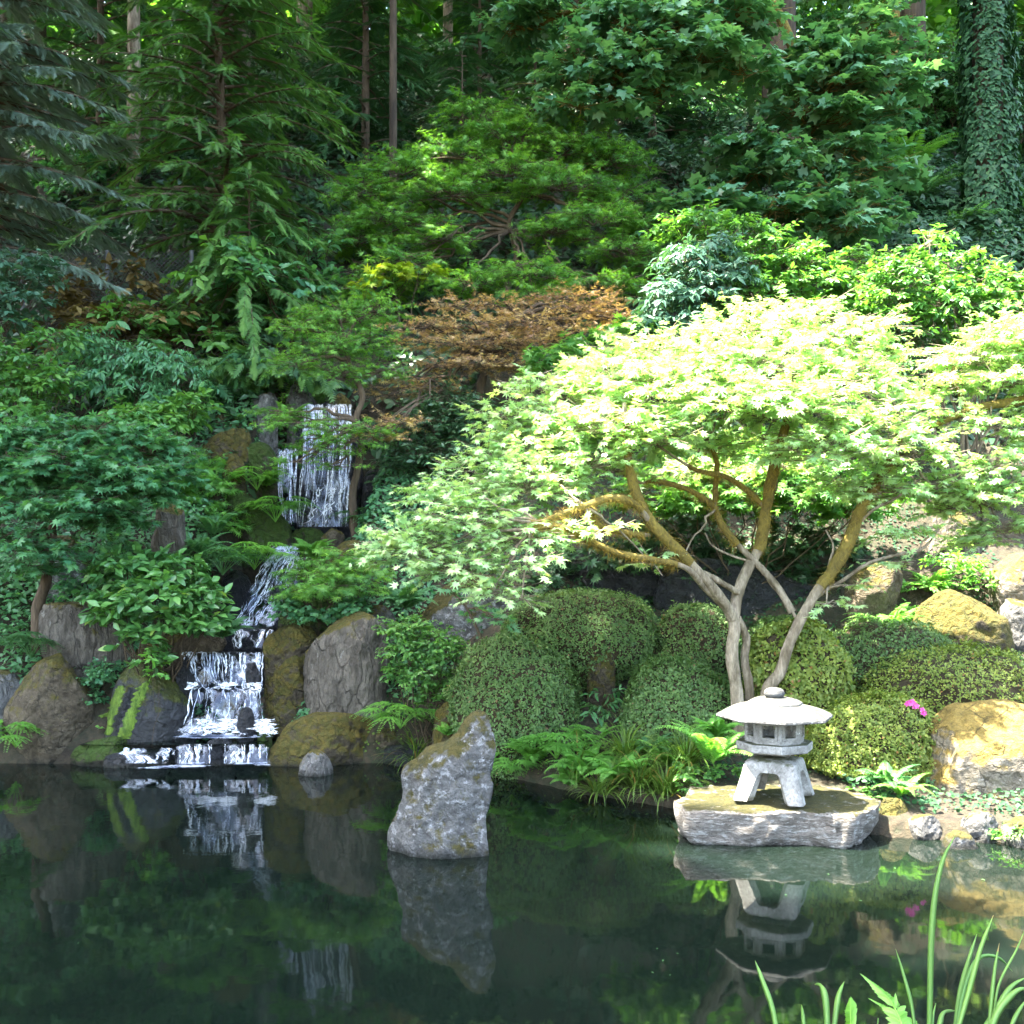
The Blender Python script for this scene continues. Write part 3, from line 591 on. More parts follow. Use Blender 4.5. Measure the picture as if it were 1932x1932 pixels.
for px, py, rx, ry in ((345, 1446, .30, .09), (385, 1440, .25, .08), (470, 1440, .28, .08), (300, 1449, .22, .05), (500, 1443, .14, .06)):
    q = W(px, py, 1.9 * D / (py - YH)); foam_patch(q[0], q[1], rx, ry, .006, .1)
G.build("foam", M_FOAM, t, uv=np.array(fuv))
G = Geo(); fuv = []
for px, py, rx, ry in ((430, 1384, .42, .12), (380, 1388, .25, .12)):
    q = W(px, py, 9.72); foam_patch(q[0], q[1], rx, ry, .245)
G.build("foam", M_FOAM, t, uv=np.array(fuv))
# shallow pool and ledge between the lower fall and the pond
for lab, x0, x1, yt, Y, sd_ in (("flat dark wet stone under the left end of the pool below the lower fall", 165, 250, 1414, 9.62, 75), ("low dark wet stone in the left part of the low ledge fall", 238, 318, 1408, 9.70, 76), ("broad dark wet stone behind the left curtain of the low ledge fall", 318, 405, 1398, 9.80, 77), ("rough dark stone between the two curtains of the low ledge fall", 392, 440, 1394, 9.60, 78), ("dark wet stone behind the right curtain of the low ledge fall", 428, 520, 1401, 9.78, 79)):
    rock("rock_face", lab, Y, [(yt, x0 + 16, x1 - 14), (yt + 5, x0 + 4, x1 - 4), (yt + 16, x0 - 3, x1 + 2), (1440, x0 - 6, x1 + 4)], .6, M_WET, sd_, chops=8, amp=.12, fine=.06, zmin=-.4)
G = Geo(); G.add([(W(185, 1400, 9.95)[0], 9.5, .200), (W(515, 1400, 9.9)[0], 9.5, .200), (W(515, 1400, 9.9)[0], 10.25, .205), (W(200, 1400, 9.9)[0], 10.25, .205)], [(0, 1, 2, 3)]); props(G.build("pool_water", bpy.data.materials["pond_water"]), kind="structure")

# algae and thin water film on the striped boulder
M_ALG = plain_mat("bright_algae", (.045, .09, .012), (.15, .235, .03), .8, 22, 1, 3)

from mathutils.bvhtree import BVHTree
def bvh(o):
    me = o.data; mw = o.location
    return BVHTree.FromPolygons([tuple(v.co + mw) for v in me.vertices], [tuple(p.vertices) for p in me.polygons])
alg = next(o for o in COL.objects if o.get("label", "").startswith("rounded boulder striped"))
def cling(pxs, Y0, host, off=.015, n=44, m=8):
    """a strip of growth lying on a rock, from its edge lines"""
    b = bvh(host); v = []; rows = np.array(pxs, float)
    for t in np.linspace(0, len(rows) - 1, n):
        py, xl, xr = [np.interp(t, np.arange(len(rows)), rows[:, j]) for j in range(3)]
        for u in np.linspace(0, 1, m):
            p = W(xl + (xr - xl) * u + (26 * (fbm([t * 7, xl, 1.]) - .5) * (1 - u) + 26 * (fbm([t * 6, xl, 5.]) - .5) * u), py, Y0)
            hit = b.ray_cast(Vector((p[0], Y0 - 1.5, p[2])), Vector((0, 1, 0)))[0]
            q = np.array(hit) if hit else np.array([p[0], Y0, p[2]])
            v.append(q - [0, off * (.3 + min(u, 1 - u, .4) * 2.5 * (.6 + .8 * fbm([t * 3, u * 6, 4]))), 0])
    return np.array(v), n, m
for lab, rws in (("algae", [(1290, 232, 250), (1310, 215, 246), (1335, 206, 240), (1360, 198, 228), (1382, 192, 222)]),
                 ("algae", [(1282, 282, 294), (1300, 270, 288), (1330, 262, 280), (1360, 250, 272), (1384, 240, 264)]),
                 ("algae", [(1345, 192, 203), (1365, 190, 200), (1384, 188, 197)])):
    v, n, m = cling(rws, 9.9, alg); G = Geo(); idx = np.arange(n * m).reshape(n, m)
    G.add(v, np.stack([idx[:-1, :-1], idx[1:, :-1], idx[1:, 1:], idx[:-1, 1:]], -1).reshape(-1, 4))
    G.build("algae_streak", M_ALG, alg)
v, n, m = cling([(1292, 252, 268), (1320, 245, 262), (1350, 232, 250), (1384, 222, 242)], 9.9, alg); G = Geo(); idx = np.arange(n * m).reshape(n, m)
G.add(v, np.stack([idx[:-1, :-1], idx[1:, :-1], idx[1:, 1:], idx[:-1, 1:]], -1).reshape(-1, 4))
G.build("water_film", M_WET, alg)

# ------------------------------------------------------------------ stone lantern
M_LAN = rock_mat("weathered_granite", (.16, .15, .135), (.36, .345, .32), (.55, .55, .55), .60, (.10, .10, .05), (.06, .065, .035), .84, wet=.035, cracks=0, bump=.3, scale=3.2)
M_LROOF = rock_mat("roof_granite", (.035, .035, .035), (.13, .13, .128), (.23, .23, .23), .56, (.07, .07, .055), (.04, .04, .035), .86, wet=.035, cracks=0, bump=.4, scale=3)
LY = 7.15; lz = .262; lc = W(1461, 1500, LY); LROT = R(-26)
lan = empty("stone_lantern", (lc[0], LY, lz), "low pale stone lantern with a wide eight sided roof and arched legs", "stone lantern")
def octa(prof, n=8, rot=LROT, G=None, closed=True):
    G = G or Geo(); a = np.arange(n) * 2 * np.pi / n + math.pi / n - math.pi / 2 + rot
    P = np.array([[(lc[0] + r * math.cos(t), LY + r * math.sin(t), lz + z) for t in a] for r, z in prof]); k = len(prof)
    idx = np.arange(k * n).reshape(k, n); nx = np.roll(idx, -1, 1)
    G.add(P, np.stack([idx[:-1], nx[:-1], nx[1:], idx[1:]], -1).reshape(-1, 4))
    if closed:
        G.add(P[0][::-1], [tuple(range(n))]); G.add(P[-1], [tuple(range(n))])
    return G
G = octa([(.12, .550), (.34, .549), (.398, .556), (.403, .562), (.400, .574), (.388, .584), (.350, .604), (.300, .622), (.250, .636), (.196, .648)])
roof = G.build("roof", M_LROOF, lan, smooth=False)
octa([(.197, .6485), (.194, .658), (.165, .676), (.125, .688), (.06, .692)]).build("cap", M_LROOF, lan, smooth=False).parent = roof
octa([(.045, .690), (.060, .696), (.070, .712), (.071, .724), (.064, .742), (.046, .755), (.02, .761)], 24).build("finial", M_LROOF, lan).parent = roof
octa([(.245, .330), (.262, .336), (.264, .342), (.264, .382), (.260, .390), (.12, .3915)]).build("platform", M_LAN, lan, smooth=False)
G = Geo()                                                  # light chamber: eight walls, each with a square window
Ra = .204 * math.cos(math.pi / 8); sd = .204 * math.sin(math.pi / 8); z0, z1 = .391, .551; th_ = .03
for k in range(8):
    t = k * math.pi / 4 - math.pi / 2 + LROT; nv_ = np.array([math.cos(t), math.sin(t), 0]); tv_ = np.array([-math.sin(t), math.cos(t), 0])
    def pt(u, z, d): return np.array([lc[0], LY, lz]) + nv_ * (Ra - d) + tv_ * u + np.array([0, 0, z])
    zc, hs = .478, .040; fr = .060
    sc_i = (Ra - th_) / Ra
    def ring(a, b, d0, d1, flip=False):
        A_ = [pt(*q, d0) for q in a]; B_ = [pt(*q, d1) for q in b]
        f = [(i, (i + 1) % 4, 4 + (i + 1) % 4, 4 + i) for i in range(4)]
        if flip: f = [x[::-1] for x in f]
        G.add(A_ + B_, f)
    sq = lambda h: [(-h, zc - h), (h, zc - h), (h, zc + h), (-h, zc + h)]
    out = [(-sd, z0), (sd, z0), (sd, z1), (-sd, z1)]; inn = [(-sd * sc_i, z0), (sd * sc_i, z0), (sd * sc_i, z1), (-sd * sc_i, z1)]
    ring(out, sq(fr), 0, 0); ring(sq(fr), sq(fr - .003), 0, -.007); ring(sq(fr - .003), sq(hs + .002), -.007, -.007)
    ring(sq(hs + .002), sq(hs), -.007, .004); ring(sq(hs), sq(hs), .004, th_); ring(inn, sq(hs), th_, th_, True)
G.build("light_chamber", M_LAN, lan, smooth=False)
octa([(.175, .306), (.178, .309), (.178, .327), (.174, .331)], 4).build("neck", M_LAN, lan, smooth=False)
G = Geo()                                                  # the four arched legs are one carved piece
us = np.array([-1, -.96, -.88, -.75, -.66, -.585, -.55, -.51, -.47, -.43, -.38, -.30, -.18, -.06, -.025, 0, .025, .06, .18, .30, .38, .43, .47, .51, .55, .585, .66, .75, .88, .96, 1])
low = np.interp(np.abs(us), [0, .025, .06, .18, .30, .38, .43, .47, .51, .55, .585], [.203, .196, .194, .196, .192, .178, .152, .118, .078, .036, 0])
vz = np.linspace(0, 1, 12)
def wz(z): return np.interp(z, [0, .05, .18, .235, .262, .276, .283, .2845], [.238, .224, .190, .178, .168, .152, .125, .05])
top = .2845
for k in range(4):
    t = k * math.pi / 2 - math.pi / 2 + LROT; nv_ = np.array([math.cos(t), math.sin(t), 0]); tv_ = np.array([-math.sin(t), math.cos(t), 0])
    def surf(inset):
        P = []
        for u, lw in zip(us, low):
            zz = lw + (top - lw) * vz if inset == 0 else lw + (top - .05 - lw) * vz
            w = wz(zz) - inset
            uu = u * (1 if abs(u) < .9 else 1); cr = np.where(abs(u) > .9, (abs(u) - .9) / .1, 0) ** 2 * .055
            P.append(np.array([lc[0], LY, lz]) + nv_ * (w * (1 - cr))[:, None] + tv_ * (w * uu * (1 - cr))[:, None] + np.stack([zz * 0, zz * 0, zz], -1))
        return np.array(P)
    O, I = surf(0), surf(.055); n_, m_ = O.shape[:2]; idx = np.arange(n_ * m_).reshape(n_, m_)
    f = np.stack([idx[:-1, :-1], idx[1:, :-1], idx[1:, 1:], idx[:-1, 1:]], -1).reshape(-1, 4)
    G.add(O, f); G.add(I, f[:, ::-1])
    e = np.vstack([O[:, 0], I[:, 0]]); q = np.arange(n_ - 1)
    G.add(e, np.stack([q, q + n_, q + n_ + 1, q + 1], -1))
a4 = [np.array([lc[0], LY, lz + top - .001]) + np.array([math.cos(LROT + math.pi / 4 + j * math.pi / 2), math.sin(LROT + math.pi / 4 + j * math.pi / 2), 0]) * .09 for j in range(4)]
G.add(a4, [(0, 1, 2, 3)])
G.build("legs", M_LAN, lan)

# ------------------------------------------------------------------ foliage and bark materials
L_FIR = leaf_mat("fir_needles", (.026, .085, .038), (.055, .140, .045), .25, .5, .35)
L_HEM = leaf_mat("hemlock_needles", (.035, .120, .050), (.125, .260, .055), .3, .5, .35)
L_BLUE = leaf_mat("blue_spruce_needles", (.085, .155, .115), (.21, .29, .235), .2, .5, .4, old=(.2, .14, .05))
L_DARK = leaf_mat("dark_evergreen_leaves", (.022, .070, .030), (.050, .115, .045), .2, .4, .45)
L_IVY = leaf_mat("ivy_leaves", (.014, .055, .024), (.036, .100, .036), .15, .6, .25)
L_BIG = leaf_mat("bigleaf_maple_leaves", (.060, .175, .095), (.125, .265, .125), .35, .4, .5)
L_LACE = leaf_mat("weeping_maple_leaves", (.070, .200, .050), (.165, .345, .050), .42, .5, .3)
L_COPP = leaf_mat("copper_maple_leaves", (.33, .205, .14), (.52, .40, .13), .35, .5, .35, tint=(1.15, 1.0, .6))
L_HERO = leaf_mat("bright_maple_leaves", (.27, .48, .21), (.47, .61, .29), .32, .36, .6, tint=(1.2, 1.2, .5))
L_VINE = leaf_mat("vine_maple_leaves", (.055, .185, .090), (.110, .270, .105), .4, .4, .45)
L_SHRUB = leaf_mat("shrub_leaves", (.065, .190, .055), (.140, .300, .060), .38, .4, .45)
L_YEL = leaf_mat("sunlit_yellow_leaves", (.22, .34, .03), (.36, .42, .05), .45, .5, .3)  # sunlight put into the leaf colour of the lit branch and bush
L_RHODO = leaf_mat("rhododendron_leaves", (.055, .160, .050), (.115, .270, .065), .3, .3, .55, old=(.25, .36, .08))
L_AUC = leaf_mat("blue_green_leaves", (.035, .105, .062), (.085, .180, .115), .25, .5, .3)
L_AZ = leaf_mat("azalea_leaves", (.065, .130, .040), (.135, .220, .065), .3, .5, .35, old=(.16, .11, .05))
L_AZY = leaf_mat("sun_golden_azalea_leaves", (.105, .165, .030), (.26, .30, .060), .35, .5, .35, old=(.22, .12, .04))  # sun dapple put into the leaf colour, also the yellow green azalea's own tone
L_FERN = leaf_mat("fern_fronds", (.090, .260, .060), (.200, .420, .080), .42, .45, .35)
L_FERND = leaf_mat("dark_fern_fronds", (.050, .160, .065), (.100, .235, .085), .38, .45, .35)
L_GRASS = leaf_mat("sedge_blades", (.055, .120, .020), (.130, .200, .035), .35, .45, .35, old=(.30, .20, .06))
L_IRIS = leaf_mat("iris_blades", (.075, .185, .045), (.155, .290, .065), .4, .4, .4, old=(.30, .21, .09))
L_DEAD = leaf_mat("dry_foliage", (.085, .060, .022), (.16, .115, .035), .2, .6, .2)
BARK = plain_mat("brown_bark", (.055, .038, .024), (.12, .085, .055), .9, 6, .8, 4)
BARK_FIR = plain_mat("fir_bark", (.035, .025, .017), (.10, .070, .045), .9, 4, .9, 5)
BARK_PALE = plain_mat("peeling_pale_bark", (.12, .085, .055), (.42, .34, .25), .9, 5, 1.0, 5)
BARK_M = plain_mat("maple_bark", (.10, .075, .045), (.32, .26, .19), .85, 9, .9, 3)
BARK_MOSS = plain_mat("mossy_bark", (.10, .075, .02), (.19, .14, .03), .95, 9, .9, 1.5)
MOSS_TUFT = leaf_mat("hanging_moss", (.20, .125, .025), (.36, .25, .05), .3, .7, .2)
TWIG = plain_mat("dark_twigs", (.05, .035, .022), (.11, .08, .05), .9, 20, .3)

def rand_dirs(n, zmin=-1.0):
    u = nz(rng.normal(size=(n * 3 + 20, 3))); u = u[u[:, 2] > zmin]
    return u[:n]

def pads_leaves(G, S, pads, T, size, n, Y, twig=.3, per=14, up=.75, droop=.3, flat=1., zmin=-.45, rd=None, mi=0, shell=.55, tips=True):
    """pads: (px, py, rx, ry, dY[, rd]) in picture px at distance Y; leaves sit along little twigs at the rim of each pad"""
    ar = np.array([p[2] * p[3] for p in pads], float); ar /= ar.sum()
    ctr = []
    for p, a in zip(pads, ar):
        YY = Y + p[4]; c = W(p[0], p[1], YY); r = np.array([p[2] / D * YY, (p[5] if len(p) > 5 else (p[2] * .75 + p[3] * .25) / D * YY), p[3] / D * YY]); ctr.append((c, r))
        nt = max(2, int(n * a / per)); u = rand_dirs(nt, zmin); m = len(u)
        f = rng.uniform(shell, 1, m) ** .7
        st = c + u * r * f[:, None] * .86
        d = nz(u * [1, 1, .45 * flat] + rng.normal(0, .38, (m, 3)) * [1, 1, .5] + [0, 0, .08])
        ln = twig * rng.uniform(.6, 1.25, m)
        k = per; ts = (np.arange(k) + .5) / k
        tt = np.clip(ts[None] * 1.05 + rng.normal(0, .04, (m, k)), .02, 1.1)
        pos = st[:, None] + d[:, None] * (ln[:, None] * tt)[..., None] - np.array([0, 0, 1]) * (droop * (ln[:, None] * tt ** 2))[..., None] * .5
        side = nz(np.cross(d, [0, 0, 1]) + 1e-4)
        sg = np.where(np.arange(k) % 2, 1., -1.)[None, :, None]
        tip = d[:, None] * .55 + side[:, None] * sg * rng.uniform(.4, 1, (m, k, 1)) + rng.normal(0, .3, (m, k, 3)) - np.array([0, 0, droop])
        nr = np.array([0, 0, up]) + u[:, None] * (1 - up) * .8 + rng.normal(0, .33, (m, k, 3))
        sz = size * rng.uniform(.5, 1.3, (m, k))
        rr = np.clip(rng.normal(.45, .26, (m, 1)) + rng.normal(0, .2, (m, k)), 0, .92); rr = np.where(rng.random((m, k)) < .012, 1, rr)
        G.scatter(T, pos.reshape(-1, 3), tip.reshape(-1, 3), nr.reshape(-1, 3), sz.ravel(), rr.ravel(), mi)
        if S is not None: S.scatter(T_TWIG, st - d * ln[:, None] * .5, d, np.tile([0, 0, 1.], (m, 1)) + u * .01, ln * 1.5, .3)
    return ctr

def limb(S, a, b, r0, r1, sag=.12, n=9, sides=6, wob=.05, seed=None):
    a, b = np.asarray(a, float), np.asarray(b, float); L = np.linalg.norm(b - a); t = np.linspace(0, 1, n)[:, None]
    p = a + (b - a) * t + np.array([0, 0, 1]) * (np.sin(t * np.pi) * sag * L)
    w = rng.normal(0, wob * L, (n, 3)) * np.sin(t * np.pi) * .6; S.tube(p + w, np.linspace(r0, r1, n), sides, rnd=.4, cap=False)

def bush(name, label, cat, Y, pads, T, size, n, mat, base=None, group=None, stem_r=.03, smat=None, kinds=("foliage", "stem"), trunk=None, **kw):
    """a plant: foliage on twigs, stems from its base up into the foliage"""
    px, py = base[0], base[1]; bY = base[2] if len(base) > 2 else Y
    b = W(px, py, bY); b[2] = g1(b[0], b[1]) if trunk is None else b[2]
    root = empty(name, b, label, cat, group)
    G, S = Geo(), Geo()
    ctr = pads_leaves(G, S, pads, T, size, n, Y, **kw)
    if trunk:       # polyline in (px, py, Y) from the base upward
        pts = spline([W(*q) for q in trunk], 6 * len(trunk)); gb = g1(pts[0][0], pts[0][1])
        if pts[0][2] > gb - .1: pts = np.vstack([[pts[0][0], pts[0][1], gb - .12], pts])
        S.tube(pts, np.linspace(stem_r, stem_r * .45, len(pts)), 9, rough=.25)
        top = pts[int(len(pts) * .55):]
    else: top = np.array([b - [0, 0, .08]])
    for c, r in ctr:
        s = top[np.argmin(np.linalg.norm(top - c, axis=1))] if trunk else top[0] + rng.normal(0, .04, 3) * [1, 1, 0]
        limb(S, s, c, stem_r * .45, stem_r * .16, sag=-.06 if not trunk else .08)
        for _ in range(3): limb(S, c - (c - s) * rng.uniform(.1, .5), c + rand_dirs(1, -.2)[0] * r * .75, stem_r * .2, stem_r * .08, sag=.05, n=5, sides=4)
    G.build(kinds[0], mat, root); S.build(kinds[1], smat or TWIG, root)
    return root

def conifer(name, label, base, height, rbot, n_br, mat, Lb=None, h0=.1, rise=.22, sag=.55, spray=.42, per=26, r0=.12, bark=None, T=None, group=None, top_r=.25, lean=(0, 0), dead=0., zmax=None, azw=None, jit=.18, hang=0., cat="conifer", cut=None, power=.85):
    x, y = base; z = g1(x, y); root = empty(name, (x, y, z), label, cat, group)
    S, G = Geo(), Geo(); T = T or T_SPRAY
    n = 16; tz = np.linspace(0, 1, n)
    P = np.stack([x + lean[0] * tz, y + lean[1] * tz, z - .2 + (height + .2) * tz], -1)
    S.tube(P, r0 * (1 - tz * .93), 10, rough=.15)
    for i in range(n_br):
        f = (i + rng.random()) / n_br; hh = h0 + (1 - h0) * f; zz = z + height * hh
        L = rbot * ((1 - f) ** power) * rng.uniform(.72, 1.15) + top_r
        a = i * 2.39996 + rng.normal(0, .35)
        if azw is not None:
            if rng.random() < azw[1]: a = azw[0] + rng.normal(0, azw[2])
        d = np.array([math.cos(a), math.sin(a), 0]); sd = np.array([-d[1], d[0], 0])
        b0 = np.array([x + lean[0] * hh, y + lean[1] * hh, zz])
        if cut is not None and cut(b0, d, L): continue
        s = np.linspace(0, 1, 9); rs, sg = rise * rng.uniform(.5, 1.3), sag * rng.uniform(.7, 1.3)
        if f > .8: rs += (f - .8) * 3
        C = b0 + d * (L * s)[:, None] + np.array([0, 0, 1]) * (L * (rs * s - sg * s ** 2))[:, None]
        S.tube(C, np.linspace(max(.012, .02 * L * r0 / .12 ** 1), .004, 9), 4, cap=False)
        k = max(5, int(per * (.35 + .65 * L / rbot)))
        t = np.clip((np.arange(k) + rng.random(k)) / k, 0, 1) ** .8; t = .08 + .92 * t
        px = b0 + d * (L * t)[:, None] + np.array([0, 0, 1]) * (L * (rs * t - sg * t ** 2))[:, None]
        sgn = np.where(np.arange(k) % 2, 1., -1.)
        sl = -2 * sg * t + rs
        tip = d * (.55 + .5 * t)[:, None] + sd * (sgn * (1.05 - .75 * t))[:, None] + np.stack([0 * t, 0 * t, sl * .45 - .12 - hang * rng.random(k)], -1) + rng.normal(0, jit, (k, 3))
        nr = np.stack([0 * t, 0 * t, 1 + 0 * t], -1) + rng.normal(0, .3, (k, 3)) + d * .2
        sz = spray * (1.15 - .5 * t) * rng.uniform(.7, 1.25, k) * (.55 + .45 * min(1, L / rbot * 1.6))
        rr = np.clip(.25 + .6 * t * rng.uniform(.5, 1.2, k) + rng.normal(0, .12, k), 0, .92)
        G.scatter(T, px, tip, nr, sz, rr)
        G.scatter(T, px[-1:], d[None] + [0, 0, sl[-1] * .5], nr[-1:], spray * .9, .85)
    tp = P[-1]
    for q in range(5):
        a = q * 1.257; G.scatter(T, tp[None] - [0, 0, spray * .35], np.array([[math.cos(a) * .35, math.sin(a) * .35, 1.]]), np.array([[math.cos(a), math.sin(a), .2]]), spray * .8, .8)
    S.build("trunk", bark or BARK, root); G.build("crown", mat, root)
    if dead:
        Dg = Geo(); m = int(dead)
        hh = rng.uniform(.02, .55, m); a = rng.uniform(0, 6.28, m); rad = rbot * rng.uniform(.1, .75, m) * (1 - hh * .6)
        pp = np.stack([x + np.cos(a) * rad, y + np.sin(a) * rad, z + height * hh], -1)
        tp_ = np.stack([rng.normal(0, .3, m), rng.normal(0, .3, m), -np.ones(m)], -1)
        Dg.scatter(T_SPRAY, pp, tp_, np.stack([np.cos(a), np.sin(a), 0 * a], -1) + rng.normal(0, .3, (m, 3)), rng.uniform(.15, .4, m)); Dg.build("dead_twigs", L_DEAD, root)
    return root

def X(px, Y): return (px - 966) / D * Y

# ------------------------------------------------------------------ tall forest on the slope (their crowns shade the hillside)
def fir(px, Y, label, trunk_r=.28, height=27, rb=4.0, h0=.42, n=100, group="tall trunks of the forest on the slope", spray=1.35, per=16, bark=None, name="fir_tree"):
    return conifer(name, label, (X(px, Y), Y), height, rb, n, L_FIR, h0=h0, rise=.1, sag=.5, spray=spray, per=per, r0=trunk_r, bark=bark or BARK_FIR, T=T_SPRAY_C, group=group, cat="tree", power=.6, top_r=.6)
fir(252, 19, "tall tree with a pale peeling trunk behind the green hemlock", .13, 28, 4.4, .40, bark=BARK_PALE)
fir(742, 18.5, "tall tree with a reddish brown trunk above the weeping maple", .075, 26, 4.0, .36)
fir(452, 16.9, "shade fir added out of sight behind the big green hemlock", .2, 27, 5.6, .44, n=170)  # hidden trunk, added so its crown shades the slope
fir(575, 29, "tall tree with a pale sunlit trunk right of the hemlock top", .24, 26, 4.2, .33, bark=BARK_PALE)
fir(845, 31, "tall tree whose thin pale trunk shows at the top edge above the small spruces", .16, 25, 3.8, .34, bark=BARK_PALE)
fir(655, 33, "dark trunk at the top edge between the two pale trunks", .3, 26, 4.2, .34)
fir(910, 33, "broad dark trunk at the top edge left of the hanging bigleaf maple", .4, 26, 4.6, .34)
fir(1085, 27, "dark tall tree standing behind the hanging bigleaf maple", .3, 26, 4.6, .30)
fir(1470, 20, "dark tall tree behind the gap between the two bigleaf maples", .35, 27, 4.6, .30)
fir(1720, 23, "dark tall tree left of the ivy covered trunk", .32, 27, 4.6, .34)
fir(1990, 24, "dark tall tree at the top right corner behind the ivy covered trunk", .35, 27, 4.8, .32)
fir(60, 26, "dark tall tree at the top left corner behind the blue spruce", .35, 27, 4.6, .28)
fir(400, 29, "dark tall tree behind the top of the green hemlock", .3, 26, 4.4, .28)
fir(1290, 33, "dark tall tree beyond the hanging bigleaf maple near the bright gap", .3, 26, 4.6, .38)

# off to the left, out of the picture: unseen firs placed to shade the falls, the left bank and the pond
for x, y, h in ((-10.2, 11.0, 26), (-12.5, 16.5, 27), (-10.4, 7.2, 25), (-9.6, 3.6, 24), (-10.6, 21.5, 25), (-14.5, 12.5, 28)):
    conifer("fir_tree", "unseen tall fir placed left of the pond for its shade", (x, y), h, 4.2, 95, L_FIR, h0=.42, rise=.1, sag=.5, spray=1.4, per=16, r0=.3, bark=BARK_FIR, T=T_SPRAY_C, group="unseen shade firs left of the pond", cat="tree", power=.5, top_r=.8)

# far wood beyond the crest
G = Geo()
for i in range(250):
    x = rng.uniform(-36, 36); y = rng.uniform(32.5, 56); z = g1(x, y)
    for k in range(6):
        c = np.array([x, y, z + rng.uniform(1.0, 17)]); n = 60; u = rand_dirs(n)
        G.scatter(T_OVAL, c + u * [2.4, 2.2, 1.7] * rng.uniform(.5, 1, (n, 1)), u * [1, 1, .3] + rng.normal(0, .4, (n, 3)) - [0, 0, .3], u + [0, 0, .6] + rng.normal(0, .3, (n, 3)), rng.uniform(.5, .9, n))
props(G.build("distant_trees", L_SHRUB), kind="stuff")

# ------------------------------------------------------------------ conifers in the picture
conifer("hemlock", "big green hemlock with drooping feathery branches above the falls", (X(432, 15.6), 15.6), 8.6, 2.45, 210, L_HEM, h0=.10, rise=.22, sag=.46, spray=.27, per=84, r0=.10, dead=0, lean=(-.35, 0), hang=.12, jit=.3)
conifer("blue_spruce", "blue grey spruce with sweeping branches at the left edge", (X(-40, 14.2), 14.2), 10.5, 2.35, 150, L_BLUE, h0=.14, rise=-.05, sag=.22, spray=.31, per=130, r0=.13, dead=0, hang=.5, azw=(-.35, .45, .7))
conifer("young_hemlock", "low drooping hemlock branching over the ferns below the big hemlock", (X(470, 14.2), 14.2), 2.5, 1.45, 44, L_HEM, h0=.18, rise=.32, sag=.85, spray=.30, per=56, r0=.05, hang=.3)
conifer("spruce", "small dark spruce above the weeping maple", (X(905, 21), 21), 4.6, 1.35, 70, L_FIR, h0=.05, rise=.12, sag=.42, spray=.42, per=20, r0=.07, group="small spruces above the weeping maple")
conifer("spruce", "smaller bright tipped spruce standing right of the small dark spruce", (X(1010, 20.5), 20.5), 3.3, 1.05, 54, L_HEM, h0=.05, rise=.12, sag=.42, spray=.36, per=18, r0=.06, group="small spruces above the weeping maple")
conifer("spruce", "low spreading spruce at the left shoulder of the weeping maple", (X(872, 19), 19), 2.7, 1.3, 46, L_FIR, h0=.05, rise=.12, sag=.42, spray=.36, per=18, r0=.05, group="small spruces above the weeping maple")
conifer("hemlock", "dark hemlock in the shade right of the green hemlock", (X(690, 20), 20), 7.5, 1.7, 100, L_FIR, h0=.05, rise=.2, sag=.55, spray=.45, per=26, r0=.09)
conifer("hemlock", "dark hemlock in the shade between the weeping maple and the right bigleaf maple", (X(1230, 21), 21), 6.0, 1.9, 90, L_FIR, h0=.04, rise=.2, sag=.55, spray=.45, per=26, r0=.09)
conifer("hemlock", "dark hemlock at the far left between the blue spruce and the green hemlock", (X(190, 20), 20), 8.5, 1.9, 110, L_FIR, h0=.05, rise=.2, sag=.55, spray=.45, per=26, r0=.1)

# ------------------------------------------------------------------ weeping maple
pd = [(900, 225, 70, 30, .3), (1010, 225, 60, 24, .2), (960, 265, 80, 30, .1), (860, 300, 90, 32, .1), (1080, 290, 85, 34, 0), (1150, 310, 65, 36, -.1), (760, 330, 90, 34, 0), (950, 335, 110, 32, -.3), (690, 370, 60, 34, -.1),
      (840, 370, 95, 30, -.4), (1060, 360, 100, 30, -.4), (1180, 375, 60, 24, -.1), (730, 425, 85, 36, -.3), (680, 460, 50, 40, -.2), (1120, 425, 95, 28, -.6), (1230, 440, 70, 26, -.3), (830, 455, 60, 28, -.6), (1040, 440, 60, 18, -.6),
      (1240, 500, 60, 24, -.6), (1180, 480, 70, 26, -.7), (760, 500, 70, 26, -.7), (890, 540, 70, 22, -1.0), (1010, 520, 85, 24, -1.0), (1120, 545, 90, 22, -1.0), (720, 545, 70, 24, -.7), (1010, 560, 60, 16, -1.2)]
bush("weeping_maple", "wide green weeping maple in layered tiers above the copper maple", "tree", 15.2, pd, T_LACE, .10, 36000, L_LACE, (962, 560, 15.2), stem_r=.06, smat=BARK, kinds=("crown", "trunk"),
     trunk=[(965, 580, 15.2), (958, 540, 15.2), (975, 480, 15.2), (960, 420, 15.2), (990, 360, 15.1), (970, 310, 15.1)], twig=.34, per=18, up=.8, droop=.32, flat=.4, shell=.3, zmin=-.25)
bush("maple", "yellow lit low maple branch left of the copper maple", "tree", 14.2, [(740, 520, 50, 12, 0), (790, 510, 40, 10, 0), (700, 545, 30, 10, 0)], T_MAPLE, .10, 500, L_YEL, (760, 600, 14.4), stem_r=.03, twig=.2, per=10, up=.85, flat=.3)
